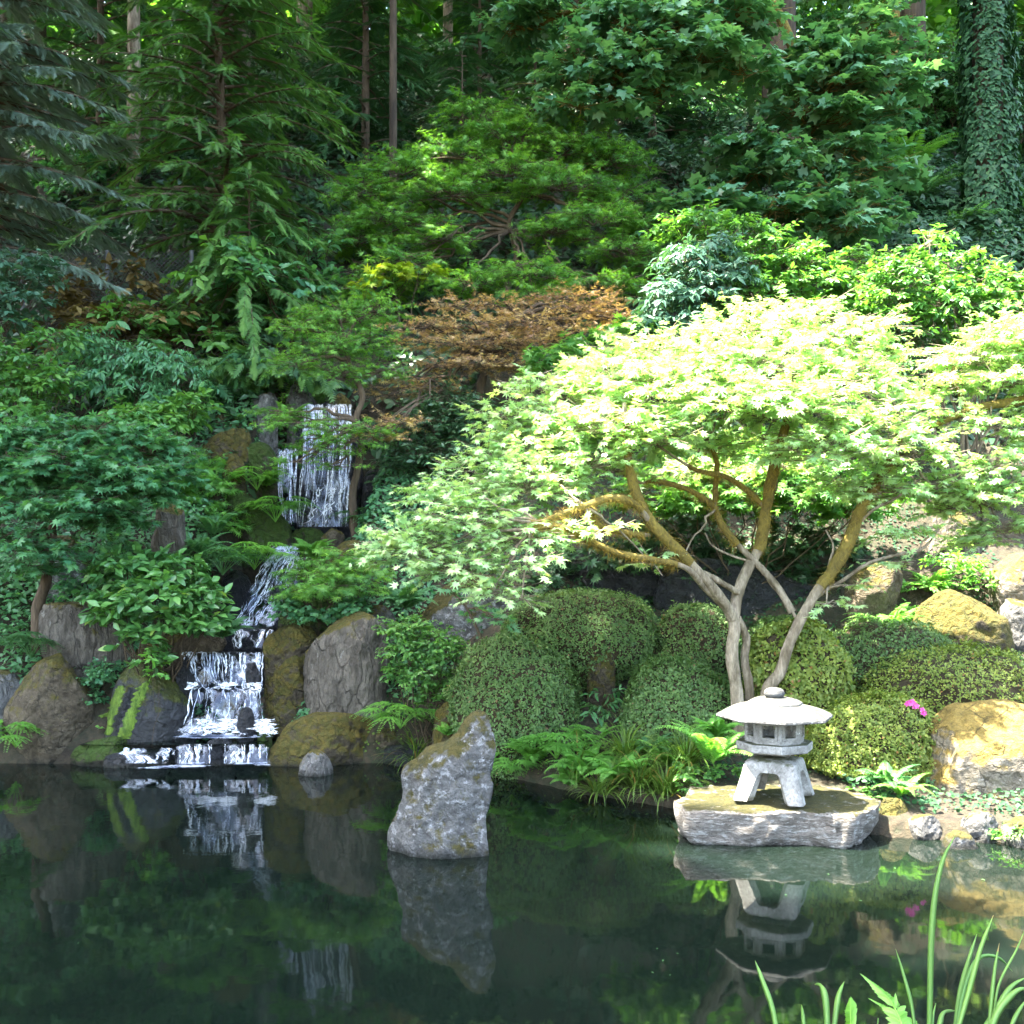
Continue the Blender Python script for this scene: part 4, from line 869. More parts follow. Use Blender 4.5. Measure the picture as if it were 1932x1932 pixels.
# copper maple
pd = [(1090, 565, 95, 8, .2), (960, 580, 110, 7, .2), (860, 575, 70, 6, .1), (1110, 590, 80, 9, 0), (1000, 612, 120, 10, -.2), (880, 615, 110, 9, -.3), (790, 620, 80, 7, -.2), (1080, 630, 90, 10, -.3), (960, 650, 110, 12, -.4), (860, 650, 110, 8, -.5),
      (900, 690, 110, 8, -.6), (980, 690, 60, 9, -.5), (830, 690, 50, 4, -.6), (780, 720, 70, 5, -.7), (740, 745, 45, 4, -.8), (830, 735, 60, 4, -.7), (760, 800, 60, 7, -1.3), (720, 825, 40, 7, -1.4), (1150, 600, 50, 9, 0)]
bush("copper_maple", "copper and gold leaved maple with flat tiers right of the top fall", "tree", 13.2, pd, T_LACE, .066, 11500, L_COPP, (905, 760, 13.2), stem_r=.06, smat=BARK, kinds=("crown", "trunk"),
     trunk=[(908, 770, 13.2), (906, 735, 13.2), (915, 700, 13.2), (925, 650, 13.2), (960, 610, 13.2), (990, 590, 13.2)], twig=.28, per=14, up=.95, droop=.10, flat=.15, shell=.1, zmin=-.3)
# slim green tree in front of the top fall
pd = [(640, 600, 80, 34, .1), (580, 620, 60, 30, 0), (700, 590, 60, 30, .2), (610, 660, 70, 34, -.2), (690, 650, 60, 36, 0), (560, 690, 40, 22, -.2), (640, 710, 50, 26, -.2), (560, 800, 50, 18, -.4), (520, 780, 40, 20, -.3), (640, 810, 60, 12, -.5), (700, 810, 40, 14, -.5), (590, 830, 50, 12, -.4), (655, 835, 45, 10, -.5), (720, 700, 40, 26, 0), (600, 850, 60, 12, -.5), (560, 872, 46, 10, -.5), (640, 880, 36, 7, -.5)]
bush("slim_maple", "slim green tree with a bare curved stem beside the top fall", "tree", 12.0, pd, T_LACE, .07, 8600, L_LACE, (672, 1020, 12.0), stem_r=.055, smat=BARK, kinds=("crown", "trunk"),
     trunk=[(674, 1035, 12), (668, 1000, 12), (666, 930, 12), (676, 880, 12), (682, 830, 12), (672, 790, 12), (684, 745, 12), (660, 690, 12), (650, 640, 12)], twig=.24, per=14, up=.75, droop=.25, flat=.4, shell=.2)

# ------------------------------------------------------------------ bigleaf maples, upper right
pd = [(1180, 40, 70, 30, .2), (1110, 120, 60, 26, 0), (1260, 60, 90, 32, 0), (1170, 150, 70, 24, -.2), (1320, 110, 90, 30, -.2), (1230, 110, 70, 26, -.2), (1090, 200, 50, 18, -.3), (1150, 190, 50, 16, -.2), (1380, 40, 70, 30, .2), (1400, 130, 50, 20, -.2), (1320, 20, 80, 26, .3), (1080, 160, 40, 20, 0), (1240, 175, 50, 18, -.1), (1040, 30, 80, 24, .6), (960, 60, 50, 20, .8)]
bush("bigleaf_maple", "big leaved maple branch hanging in from the top centre right", "tree", 15.0, pd, T_BIG, .15, 5600, L_BIG, (1560, 500, 17.5), stem_r=.11, smat=BARK_MOSS, kinds=("crown", "trunk"),
     trunk=[(1560, 540, 17.5), (1540, 300, 17.2), (1500, 100, 16.6), (1420, -30, 16.0), (1300, -20, 15.4), (1200, 40, 15.0)], twig=.5, per=9, up=.85, droop=.35, flat=.3, shell=.2, zmin=-.4)
pd = [(1640, 60, 70, 20, 0), (1540, 110, 70, 22, 0), (1680, 110, 60, 26, 0), (1600, 130, 90, 26, -.2), (1560, 170, 90, 26, -.2), (1680, 170, 60, 24, -.1), (1510, 215, 60, 18, -.2), (1580, 225, 60, 18, -.3), (1640, 225, 50, 20, 0), (1420, 285, 70, 20, -.3), (1480, 310, 60, 22, -.4), (1600, 280, 60, 20, -.3), (1650, 320, 60, 16, -.2), (1430, 330, 60, 22, -.4), (1560, 370, 80, 20, -.4), (1480, 400, 90, 24, -.6), (1330, 385, 60, 28, -.6), (1620, 400, 60, 20, -.4), (1440, 450, 60, 22, -.7), (1590, 430, 70, 20, -.6), (1300, 420, 50, 24, -.7)]
bush("bigleaf_maple", "layered big leaved maple with several mossy stems in front of the ivy slope", "tree", 15.5, pd, T_BIG, .15, 7400, L_BIG, (1540, 470, 15.8), stem_r=.08, smat=BARK_MOSS, kinds=("crown", "trunk"),
     trunk=[(1545, 480, 15.8), (1540, 380, 15.8), (1520, 300, 15.8), (1545, 200, 15.8), (1600, 120, 15.8)], twig=.45, per=9, up=.88, droop=.3, flat=.25, shell=.2, zmin=-.4)
# a mossy bare trunk and the ivy covered trunk
def ivy_trunk(label, px, Y, r, h, n, dens_bottom=0):
    x = X(px, Y); z = g1(x, Y); root = empty("ivy_clad_tree", (x, Y, z), label, "tree")
    S, G = Geo(), Geo(); S.tube([(x, Y, z - .3), (x + .05, Y, z + h * .5), (x + .1, Y, z + h)], [r, r * .8, r * .5], 12, .1)
    hh = rng.random(n) ** 1.2 * h * .6; a = rng.uniform(0, 6.28, n); w = r * (1.35 - hh / h * .5) + .75 * np.maximum(0, fbm(np.stack([np.cos(a) * 1.6, np.sin(a) * 1.6, hh * .55], -1), 3) - .36) * rng.random(n) ** .5
    out = np.stack([np.cos(a), np.sin(a), 0 * a], -1)
    G.scatter(T_IVY, np.stack([x + np.cos(a) * w, Y + np.sin(a) * w, z + hh], -1), out * .45 - [0, 0, 1] + rng.normal(0, .35, (n, 3)), out + [0, 0, .35] + rng.normal(0, .3, (n, 3)), rng.uniform(.045, .15, n))
    S.build("trunk", BARK, root); G.build("ivy", L_IVY, root)
ivy_trunk("thick trunk wholly covered in ivy at the top right", 1862, 17.5, .25, 22, 15000)
root = empty("leaning_tree", (X(1600, 17), 17, g1(X(1600, 17), 17)), "slender mossy trunk leaning behind the layered bigleaf maple", "tree")
S = Geo(); S.tube(spline([(root.location.x, 17, root.location.z - .2), W(1612, 330, 17), W(1650, 240, 17), W(1680, 120, 17.2), W(1690, -20, 17.4), W(1700, -200, 17.6)], 30), np.linspace(.13, .08, 30), 9, .3); S.build("trunk", BARK_MOSS, root)
G = Geo(); pads_leaves(G, None, [(1690, -120, 150, 60, 0), (1620, -60, 70, 30, 0), (1760, -60, 90, 40, 0)], T_BIG, .18, 1000, 17.5, twig=.5, per=9, up=.85, flat=.3); G.build("crown", L_BIG, root)

# ------------------------------------------------------------------ the bright maple behind the lantern
MY = 8.55
hb = W(1420, 1400, MY); hb[2] = g1(hb[0], hb[1])
hero = empty("bright_maple", hb, "wide bright green maple with two bare stems leaning apart behind the lantern", "tree")
S = Geo(); Mo = Geo()
def br(pts, r0, r1, moss=None, n=None, dY=None):
    r0 *= .8; r1 *= .8
    P = spline([W(p[0], p[1], MY + (p[2] if len(p) > 2 else 0)) for p in pts], n or len(pts) * 6)
    rr = np.linspace(r0, r1, len(P)); S.tube(P, rr, 10, .22)
    if moss:
        a, b = int(moss[0] * len(P)), int(moss[1] * len(P)); Q = P[a:b]; qr = rr[a:b]
        if len(Q) > 2:
            k = np.interp(np.linspace(0, 1, len(Q)), [0, .2, .8, 1], [1.02, 1.25, 1.25, 1.05]); Mo.tube(Q, qr * k + .004, 10, .35, mi=0)
            m = int(len(Q) * 46); i = rng.integers(0, len(Q), m); u = rand_dirs(m)
            Mo.scatter(T_BLADE, Q[i] + u * (qr[i] * 1.15)[:, None] + rng.normal(0, .012, (m, 3)), u * .8 + rng.normal(0, .5, (m, 3)) - [0, 0, .7], u + rng.normal(0, .4, (m, 3)), rng.uniform(.03, .085, m), mi=1)
    return P
zb = H - (hb[2] - .12 - H) * 0
def gpx(px, dY=0):                       # the row where the ground lies under a column
    Y = MY + dY; return YH + (H - g1(X(px, Y), Y) + .1) / Y * D
br([(1398, gpx(1398)), (1392, 1330), (1388, 1290), (1381, 1240), (1385, 1190), (1383, 1160)], .074, .062)
br([(1432, gpx(1432, .1), .1), (1416, 1330, .1), (1413, 1290, .1), (1405, 1245, .1), (1408, 1205, .08), (1392, 1165, 0)], .050, .042)
br([(1384, 1170, 0), (1365, 1135, -.1), (1322, 1085, -.25), (1272, 1032, -.35), (1228, 985, -.4), (1200, 930, -.4), (1188, 885, -.4), (1182, 830, -.35), (1178, 760, -.3)], .062, .022, (.30, .98))
br([(1230, 988, -.4), (1195, 950, -.5), (1150, 940, -.6), (1105, 955, -.7), (1060, 970, -.8), (1015, 985, -.9), (960, 980, -1.0)], .034, .012, (.1, .9))
br([(1372, 1150, 0), (1330, 1110, -.2), (1295, 1072, -.4), (1240, 1058, -.55), (1170, 1045, -.7), (1110, 1020, -.8), (1060, 995, -.9), (1000, 1000, -1)], .036, .012, (.35, .98))
br([(1392, 1118, 0), (1345, 1090, -.15), (1300, 1068, -.2), (1262, 1050, -.3)], .034, .022)
br([(1225, 1010, -.35), (1180, 1005, -.5), (1130, 990, -.6), (1120, 960, -.6)], .022, .012, (.1, .95))
br([(1384, 1175, 0), (1392, 1120, .05), (1410, 1075, .1), (1432, 1035, .15), (1442, 985, .15), (1450, 930, .1), (1462, 880, 0), (1475, 830, -.1), (1490, 770, -.15), (1500, 700, -.1)], .066, .025, (.32, .92))
br([(1445, 960, .15), (1415, 930, .1), (1370, 900, 0), (1310, 885, -.1), (1240, 840, -.2)], .03, .012, (.1, .8))
br([(1495, 1155, .05), (1465, 1105, .1), (1425, 1060, .1), (1392, 1028, .1), (1362, 990, .1), (1345, 955, .1), (1300, 925, 0), (1240, 908, -.1), (1210, 912, -.1)], .042, .012, (.38, .98))
br([(1348, 960, .1), (1350, 915, .1), (1352, 870, .1), (1335, 830, .1)], .024, .012, (.1, .9))
br([(1430, 1062, .1), (1385, 1050, .15), (1345, 1030, .2), (1330, 1005, .2)], .016, .008)
br([(1448, gpx(1448)), (1446, 1340), (1450, 1300), (1472, 1268), (1486, 1222), (1510, 1170), (1540, 1118), (1572, 1075), (1602, 1020), (1618, 975), (1640, 935), (1662, 900), (1690, 850, -.1), (1700, 790, -.2)], .074, .03, (.48, .98))
br([(1530, 1135, 0), (1555, 1115, 0), (1590, 1095, 0), (1640, 1062, 0), (1700, 1045, 0), (1740, 1035, 0), (1775, 995, 0)], .028, .010)
br([(1556, 1100, 0), (1566, 1060, .05), (1572, 1030, .05), (1558, 1000, .05)], .018, .008)
br([(1505, 1170, 0), (1480, 1130, .1), (1452, 1100, .15), (1440, 1070, .15)], .018, .010)
br([(1620, 985, 0), (1650, 960, 0), (1690, 940, 0), (1740, 900, 0)], .022, .010)
ht = S.build("trunk", BARK_M, hero); Mo.build("moss", [BARK_MOSS, MOSS_TUFT], hero).parent = ht
G = Geo(); S = Geo()
pd = [(800, 1040, 95, 55, -.6), (870, 1075, 90, 40, -.8), (760, 1020, 50, 30, -.5), (900, 985, 120, 50, -.6), (840, 940, 80, 40, -.3), (1000, 920, 110, 60, -.3), (930, 880, 90, 40, .1), (1010, 850, 100, 55, .2), (1080, 790, 120, 60, .2), (940, 790, 55, 24, .3), (1040, 730, 90, 40, .5), (1110, 880, 90, 50, -.2), (1160, 720, 110, 55, .3), (1150, 810, 100, 55, -.3),
      (985, 1020, 70, 50, -.8), (930, 1120, 45, 24, -1), (985, 1130, 26, 16, -1.1), (1010, 1060, 30, 22, -1.0), (1235, 660, 90, 36, .5), (1260, 740, 120, 60, -.1), (1330, 690, 120, 50, .2), (1240, 830, 90, 45, -.3), (1400, 625, 110, 38, .5), (1500, 600, 110, 34, .6), (1580, 640, 110, 44, .4), (1450, 690, 130, 55, .0), (1380, 770, 130, 60, -.4), (1500, 770, 130, 60, -.5), (1600, 730, 110, 60, 0), (1640, 680, 70, 40, .4), (1560, 850, 110, 45, -.5), (1650, 810, 100, 55, -.3), (1720, 860, 70, 50, -.1), (1700, 770, 60, 40, .2), (1440, 830, 90, 30, .4), (1330, 850, 90, 36, .5), (1680, 930, 80, 36, 0), (1760, 920, 60, 40, .1), (1600, 920, 70, 34, .6),
      (1300, 890, 80, 24, 1.2), (1480, 880, 80, 24, 1.0),
      (1225, 1062, 28, 10, -.5), (1560, 1140, 30, 8, -.1), (1600, 1105, 28, 8, -.1), (1710, 1062, 30, 12, 0), (1690, 1010, 40, 18, 0), (1290, 1050, 18, 6, -.3), (1120, 1010, 40, 14, -.8)]
ctr = pads_leaves(G, S, pd, T_MAPLE, .061, 36000, MY, twig=.26, per=12, up=.88, droop=.26, flat=.5, shell=.2, zmin=-.5)
limbs = [W(*q) for q in ((1180, 780, MY - .3), (1015, 985, MY - .9), (1000, 1000, MY - 1), (1240, 840, MY - .2), (1490, 770, MY - .15), (1210, 912, MY - .1), (1335, 830, MY + .1), (1700, 790, MY - .2), (1775, 995, MY), (1740, 900, MY), (1350, 960, MY + .1), (1445, 960, MY + .15), (1640, 935, MY), (1105, 955, MY - .7), (1560, 1110, MY))]
for c, r in ctr:
    d_ = np.linalg.norm(np.array(limbs) - c, axis=1); s = limbs[int(np.argmin(d_))]; limb(S, s, c, .012, .005, sag=.06, wob=.04)
    for _ in range(3): limb(S, c, c + rand_dirs(1, -.2)[0] * r * .8, .005, .002, sag=.04, n=5, sides=4)
G.build("crown", L_HERO, hero); S.build("twigs", BARK_M, hero)

# the second maple reaching in from the right edge
y2 = 8.9; b = W(2110, 1250, y2); b[2] = g1(b[0], b[1]); root = empty("maple", b, "sunlit maple whose mossy branch reaches in from the right edge", "tree")
S = Geo(); P0 = np.array([b - [0, 0, .1], W(2090, 1000, y2), W(2040, 820, y2), W(1990, 745, y2), W(1932, 755, y2), W(1870, 765, y2), W(1825, 775, y2), W(1770, 800, y2), W(1720, 815, y2)])
S.tube(spline(P0, 50), np.interp(np.linspace(0, 1, 50), [0, .5, 1], [.09, .05, .014]), 9, .3)
S.tube(spline([W(1825, 775, y2), W(1812, 745, y2), W(1795, 715, y2), W(1800, 690, y2)], 14), np.linspace(.03, .01, 14), 7, .3)
S.tube(spline([W(1990, 745, y2), W(1960, 690, y2), W(1920, 660, y2)], 14), np.linspace(.04, .012, 14), 7, .3)
S.tube(spline([W(2060, 880, y2), W(1980, 900, y2), W(1900, 920, y2), W(1850, 945, y2)], 20), np.linspace(.04, .010, 20), 7, .3)
G = Geo(); S2 = Geo()
pd = [(1840, 680, 70, 44, 0), (1910, 650, 80, 50, .1), (1895, 720, 60, 34, -.1), (1800, 730, 36, 26, 0), (1955, 710, 60, 50, .1), (1870, 805, 36, 26, -.2), (1880, 880, 50, 26, -.2), (1840, 940, 70, 36, -.1), (1920, 930, 60, 40, -.1), (1790, 960, 40, 30, 0), (1900, 1000, 60, 30, 0), (1850, 1020, 40, 24, .2), (2010, 640, 90, 60, .2), (2010, 800, 80, 80, 0), (1960, 850, 50, 30, 0)]
ctr = pads_leaves(G, S2, pd, T_MAPLE, .062, 10500, y2, twig=.26, per=12, up=.88, droop=.26, flat=.5, shell=.25, zmin=-.5)
lm = [W(1800, 690, y2), W(1920, 660, y2), W(1870, 765, y2), W(1850, 945, y2), W(1900, 920, y2), W(1990, 745, y2)]
for c, r in ctr: limb(S2, lm[int(np.argmin(np.linalg.norm(np.array(lm) - c, axis=1)))], c, .011, .004, sag=.05)
S.build("trunk", BARK_MOSS, root); G.build("crown", L_HERO, root); S2.build("twigs", BARK_M, root)

# vine maple at the left
pd = [(60, 830, 90, 40, .1), (170, 820, 90, 40, .1), (270, 850, 80, 44, .1), (325, 890, 46, 32, .1), (40, 900, 70, 50, -.2), (130, 880, 100, 46, -.3), (230, 910, 90, 46, -.2), (275, 930, 44, 26, 0), (60, 960, 80, 40, -.4), (160, 960, 90, 40, -.4), (30, 1025, 70, 22, -.5), (110, 1045, 60, 16, -.5), (205, 985, 50, 28, -.1), (-40, 900, 70, 80, 0), (50, 1075, 60, 16, -.3)]
bush("vine_maple", "bushy vine maple with a slender bent trunk on the left bank", "tree", 10.2, pd, T_MAPLE, .08, 14500, L_VINE, (75, 1150, 10.3), stem_r=.06, smat=BARK, kinds=("crown", "trunk"),
     trunk=[(70, 1150, 10.3), (88, 1090, 10.3), (96, 1040, 10.3), (100, 990, 10.3), (130, 930, 10.3), (150, 880, 10.2)], twig=.26, per=12, up=.82, droop=.28, flat=.35, shell=.25, zmin=-.5)

# ------------------------------------------------------------------ clipped azaleas
CORE = plain_mat("azalea_dark_core", (.030, .022, .012), (.06, .045, .02), .95, 25, .6)
PINK = leaf_mat("pink_petals", (.62, .06, .30), (.75, .16, .45), .35, .5, .3, tint=(1, .8, .9))
T_ROS = []
def azalea(label, Y, px0, px1, py0, py1, n, mat=None, seed=0, rd=None, sz=.024, flowers=(), amp=.19, flat=1.0):
    """a clipped dome; px0..px1, py0..py1 is its outline in the picture"""
    mat = mat or L_AZ
    c = W((px0 + px1) / 2, py1, Y); rx = (px1 - px0) / 2 / D * Y; hz_ = (py1 - py0) / D * Y; ry = rd or rx * .8
    gzb = min(g1(c[0], Y - ry * .7), g1(c[0] - rx * .7, Y), g1(c[0] + rx * .7, Y)); zt = c[2] + hz_; zc = c[2] + hz_ * .25 if c[2] > gzb else gzb + .1
    hz2 = zt - zc
    root = empty("clipped_azalea", (c[0], Y, gzb), label, "shrub", "clipped azaleas round the lantern"); base = np.array([c[0], Y, zc])
    def shape(u):
        v = u * [rx, ry, 1]; v[:, 2] = np.where(u[:, 2] > 0, np.sign(u[:, 2]) * np.abs(u[:, 2]) ** flat * hz2, u[:, 2] * (zc - gzb + .02))
        k = 1 + amp * (fbm(u * 2.1 + seed * 5.3, 3) - .5) * 2 + .05 * (fbm(u * 7 + seed, 2) - .5) * 2
        return base + v * k[:, None]
    G = Geo(); th = np.linspace(0, 2 * np.pi, 48, endpoint=False); ph = np.linspace(-np.pi / 2, np.pi / 2, 26)
    uu = np.array([[(math.cos(p) * math.cos(t), math.cos(p) * math.sin(t), math.sin(p)) for t in th] for p in ph]).reshape(-1, 3)
    P = base + (shape(uu) - base) * .93; idx = np.arange(26 * 48).reshape(26, 48); nx = np.roll(idx, -1, 1)
    G.add(P, np.stack([idx[:-1], nx[:-1], nx[1:], idx[1:]], -1).reshape(-1, 4)); G.build("branches", CORE, root)  # solid dark core shell added inside the leaves to block see-through
    m = int(n * 1.6) // 4; u = rand_dirs(int(m * 1.6), -.75); u = u[(u[:, 1] < .55)][:m]; p = shape(u); p = base + (p - base) * (rng.uniform(.93, 1.03, (len(u), 1)) + .10 * (rng.random((len(u), 1)) < .05) * rng.random((len(u), 1)))
    G = Geo(); k = 4
    nrm = nz(u / [rx, ry, hz2]); a0 = rng.uniform(0, 6.28, len(u))
    t1 = nz(np.cross(nrm, rng.normal(size=u.shape))); t2 = np.cross(nrm, t1)
    rb = np.clip(rng.normal(.42, .2, len(u)) + .9 * (fbm(u * 5 + seed, 3) - .5), 0, .92)
    for j in range(k):
        a = a0 + j * 1.57 + rng.normal(0, .3, len(u)); d = t1 * np.cos(a)[:, None] + t2 * np.sin(a)[:, None]
        rr = np.clip(rb + rng.normal(0, .14, len(u)), 0, .92); rr = np.where(rng.random(len(u)) < .02, 1, rr)
        G.scatter(T_ROUND if j % 2 else T_OVAL, p + rng.normal(0, .008, p.shape), d + nrm * rng.uniform(.2, 1.1, (len(u), 1)), nrm + [0, 0, .3] + rng.normal(0, .35, p.shape), sz * rng.uniform(.6, 1.3, len(u)), rr)
    G.build("foliage", mat, root)
    for fx, fy, w in flowers:
        Fg = Geo(); q = W(fx, fy, Y); q = q + np.array([0, -ry * .55, 0])
        d = q - base; uu_ = nz(d / [rx, ry, hz2]); q = shape(uu_[None])[0]; q = base + (q - base) * 1.05
        for _ in range(w):
            c_ = q + rng.normal(0, .013, 3); a = rng.uniform(0, 6.28)
            for j in range(5):
                d = np.array([math.cos(a + j * 1.257), -.5, math.sin(a + j * 1.257)]); Fg.scatter(T_ROUND, c_[None], d[None], np.array([[d[0] * .4, -1., .3 + d[2] * .4]]), .026)
        Fg.build("flower", PINK, root)
    return root
azalea("clipped azalea dome at the front left of the group behind the pond rock", 9.3, 848, 1096, 1196, 1400, 17000, seed=1)
azalea("broad clipped azalea dome behind the front left dome with brown twigs at its left side", 10.0, 952, 1240, 1116, 1228, 15000, seed=2, sz=.023)
azalea("clipped azalea in the shade left of the maple stems between two others", 10.0, 1225, 1400, 1140, 1260, 8000, seed=3, sz=.023)
azalea("low clipped azalea dome left of the lantern in front of the maple stems", 8.95, 1168, 1398, 1246, 1405, 16000, seed=4)
azalea("bright yellow green azalea between the two maple stems and behind the lantern", 8.9, 1410, 1600, 1175, 1330, 7500, L_AZY, 5, sz=.036, amp=.25)
azalea("long clipped azalea under the right maple stem in front of the mossy boulder", 9.5, 1520, 1830, 1172, 1320, 13000, L_AZ, 6)
azalea("large sun gilded azalea at the right behind the huge boulder", 8.9, 1600, 2010, 1218, 1400, 17000, L_AZY, 7, amp=.22)
azalea("azalea right of the lantern carrying a few pink flowers", 8.2, 1520, 1800, 1312, 1500, 18000, L_AZY, 8, flowers=((1690, 1322, 4), (1700, 1327, 3), (1717, 1334, 3), (1775, 1363, 2)), amp=.2)
azalea("dark clipped azalea behind the right fork of the maple", 10.3, 1400, 1560, 1165, 1250, 6000, L_AZ, 9)

# ------------------------------------------------------------------ ferns
def frond_mesh(kind, L, a, el, curl, n=20, w=.16, seed=0):
    r = np.random.default_rng(seed); G = Geo(); d = np.array([math.cos(a), math.sin(a), 0])
    t = np.linspace(0, 1, n + 6); ang = el - curl * t ** 1.3
    st = np.stack([np.cos(ang), np.sin(ang)], -1) * (L / (n + 5)); C = np.vstack([[0, 0], np.cumsum(st, 0)[:-1]])
    P = C[:, :1] * d + C[:, 1:] * np.array([0, 0, 1.]); G.tube(P, np.linspace(.004, .0015, len(P)), 4, cap=False, rnd=.9)
    T3 = nz(np.gradient(P, axis=0)); sd = np.cross(d, [0, 0, 1.])
    if kind == 'sword':
        i = np.arange(2, len(P)); tt = i / len(P); up = np.cross(sd, T3[i]) * -1
        up = np.where(up[:, 2:] < 0, -up, up)
        for s in (-1, 1):
            ln = w * np.interp(tt, [0, .12, .35, 1], [.45, .9, 1, .10])
            G.scatter(T_LONG, P[i], sd * s + T3[i] * .38 + r.normal(0, .06, (len(i), 3)) - up * .08, up + r.normal(0, .12, (len(i), 3)), ln, np.clip(r.normal(.5, .15, len(i)), 0, 1))
    else:                                # maidenhair: a fan of long fingers at the top of a stalk
        top = P[-1]; k = 7
        for j in range(k):
            f = (j / (k - 1) - .5) * 2.9; dd = d * math.cos(f) + sd * math.sin(f); ll = w * (1.25 - .35 * abs(f)) * r.uniform(.85, 1.15)
            q = top - d * .02; m = 13
            for u in np.linspace(.12, 1, m):
                pos = q + dd * ll * u - np.array([0, 0, 1]) * ll * .35 * u ** 2; ss = np.cross(dd, [0, 0, 1.])
                for s in (-1, 1):
                    G.scatter(T_ROUND, pos[None], (ss * s + dd * .5)[None], np.array([[0, 0, 1.]]) + r.normal(0, .15, (1, 3)), .030 * (1.15 - .55 * u), min(1, max(0, r.normal(.55, .2))))
    return G
def fern_proto(kind, nf, L, w, seed):
    r = np.random.default_rng(seed); out = []
    for i in range(nf):
        a = i * 2.4 + r.normal(0, .3)
        if kind == 'sword': G = frond_mesh(kind, L * r.uniform(.75, 1.1), a, r.uniform(.75, 1.25), r.uniform(1.1, 1.8), 24, w * r.uniform(.85, 1.1), seed * 50 + i)
        else: G = frond_mesh(kind, L * r.uniform(.6, 1.1), a, r.uniform(.8, 1.35), r.uniform(.3, .9), 5, w * r.uniform(.8, 1.1), seed * 50 + i)
        o = G.build("frond", L_FERN); out.append(o.data); bpy.data.objects.remove(o)
    return out
PROTO = {'sword': [fern_proto('sword', 13, .62, .10, s) for s in (1, 2)], 'lush': [fern_proto('sword', 17, .50, .13, s) for s in (3, 4)], 'maiden': [fern_proto('maiden', 13, .30, .17, s) for s in (5, 6)]}
DARKED = {}
def fern(label, px, py, Y, kind='sword', sc=1., dark=False, var=0, group="ferns on the rocks and banks", onrock=False):
    p = W(px, py, Y); z = g1(p[0], Y)
    if not onrock: pass
    root = empty("fern", p, label, "fern", group, rng.uniform(0, 6.28))
    root.scale = (sc, sc, sc)
    for me in PROTO[kind][var]:
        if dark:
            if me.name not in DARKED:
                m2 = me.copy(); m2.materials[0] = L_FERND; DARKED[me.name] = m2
            me = DARKED[me.name]
        o = bpy.data.objects.new("frond", me); COL.objects.link(o); o.parent = root
    return root
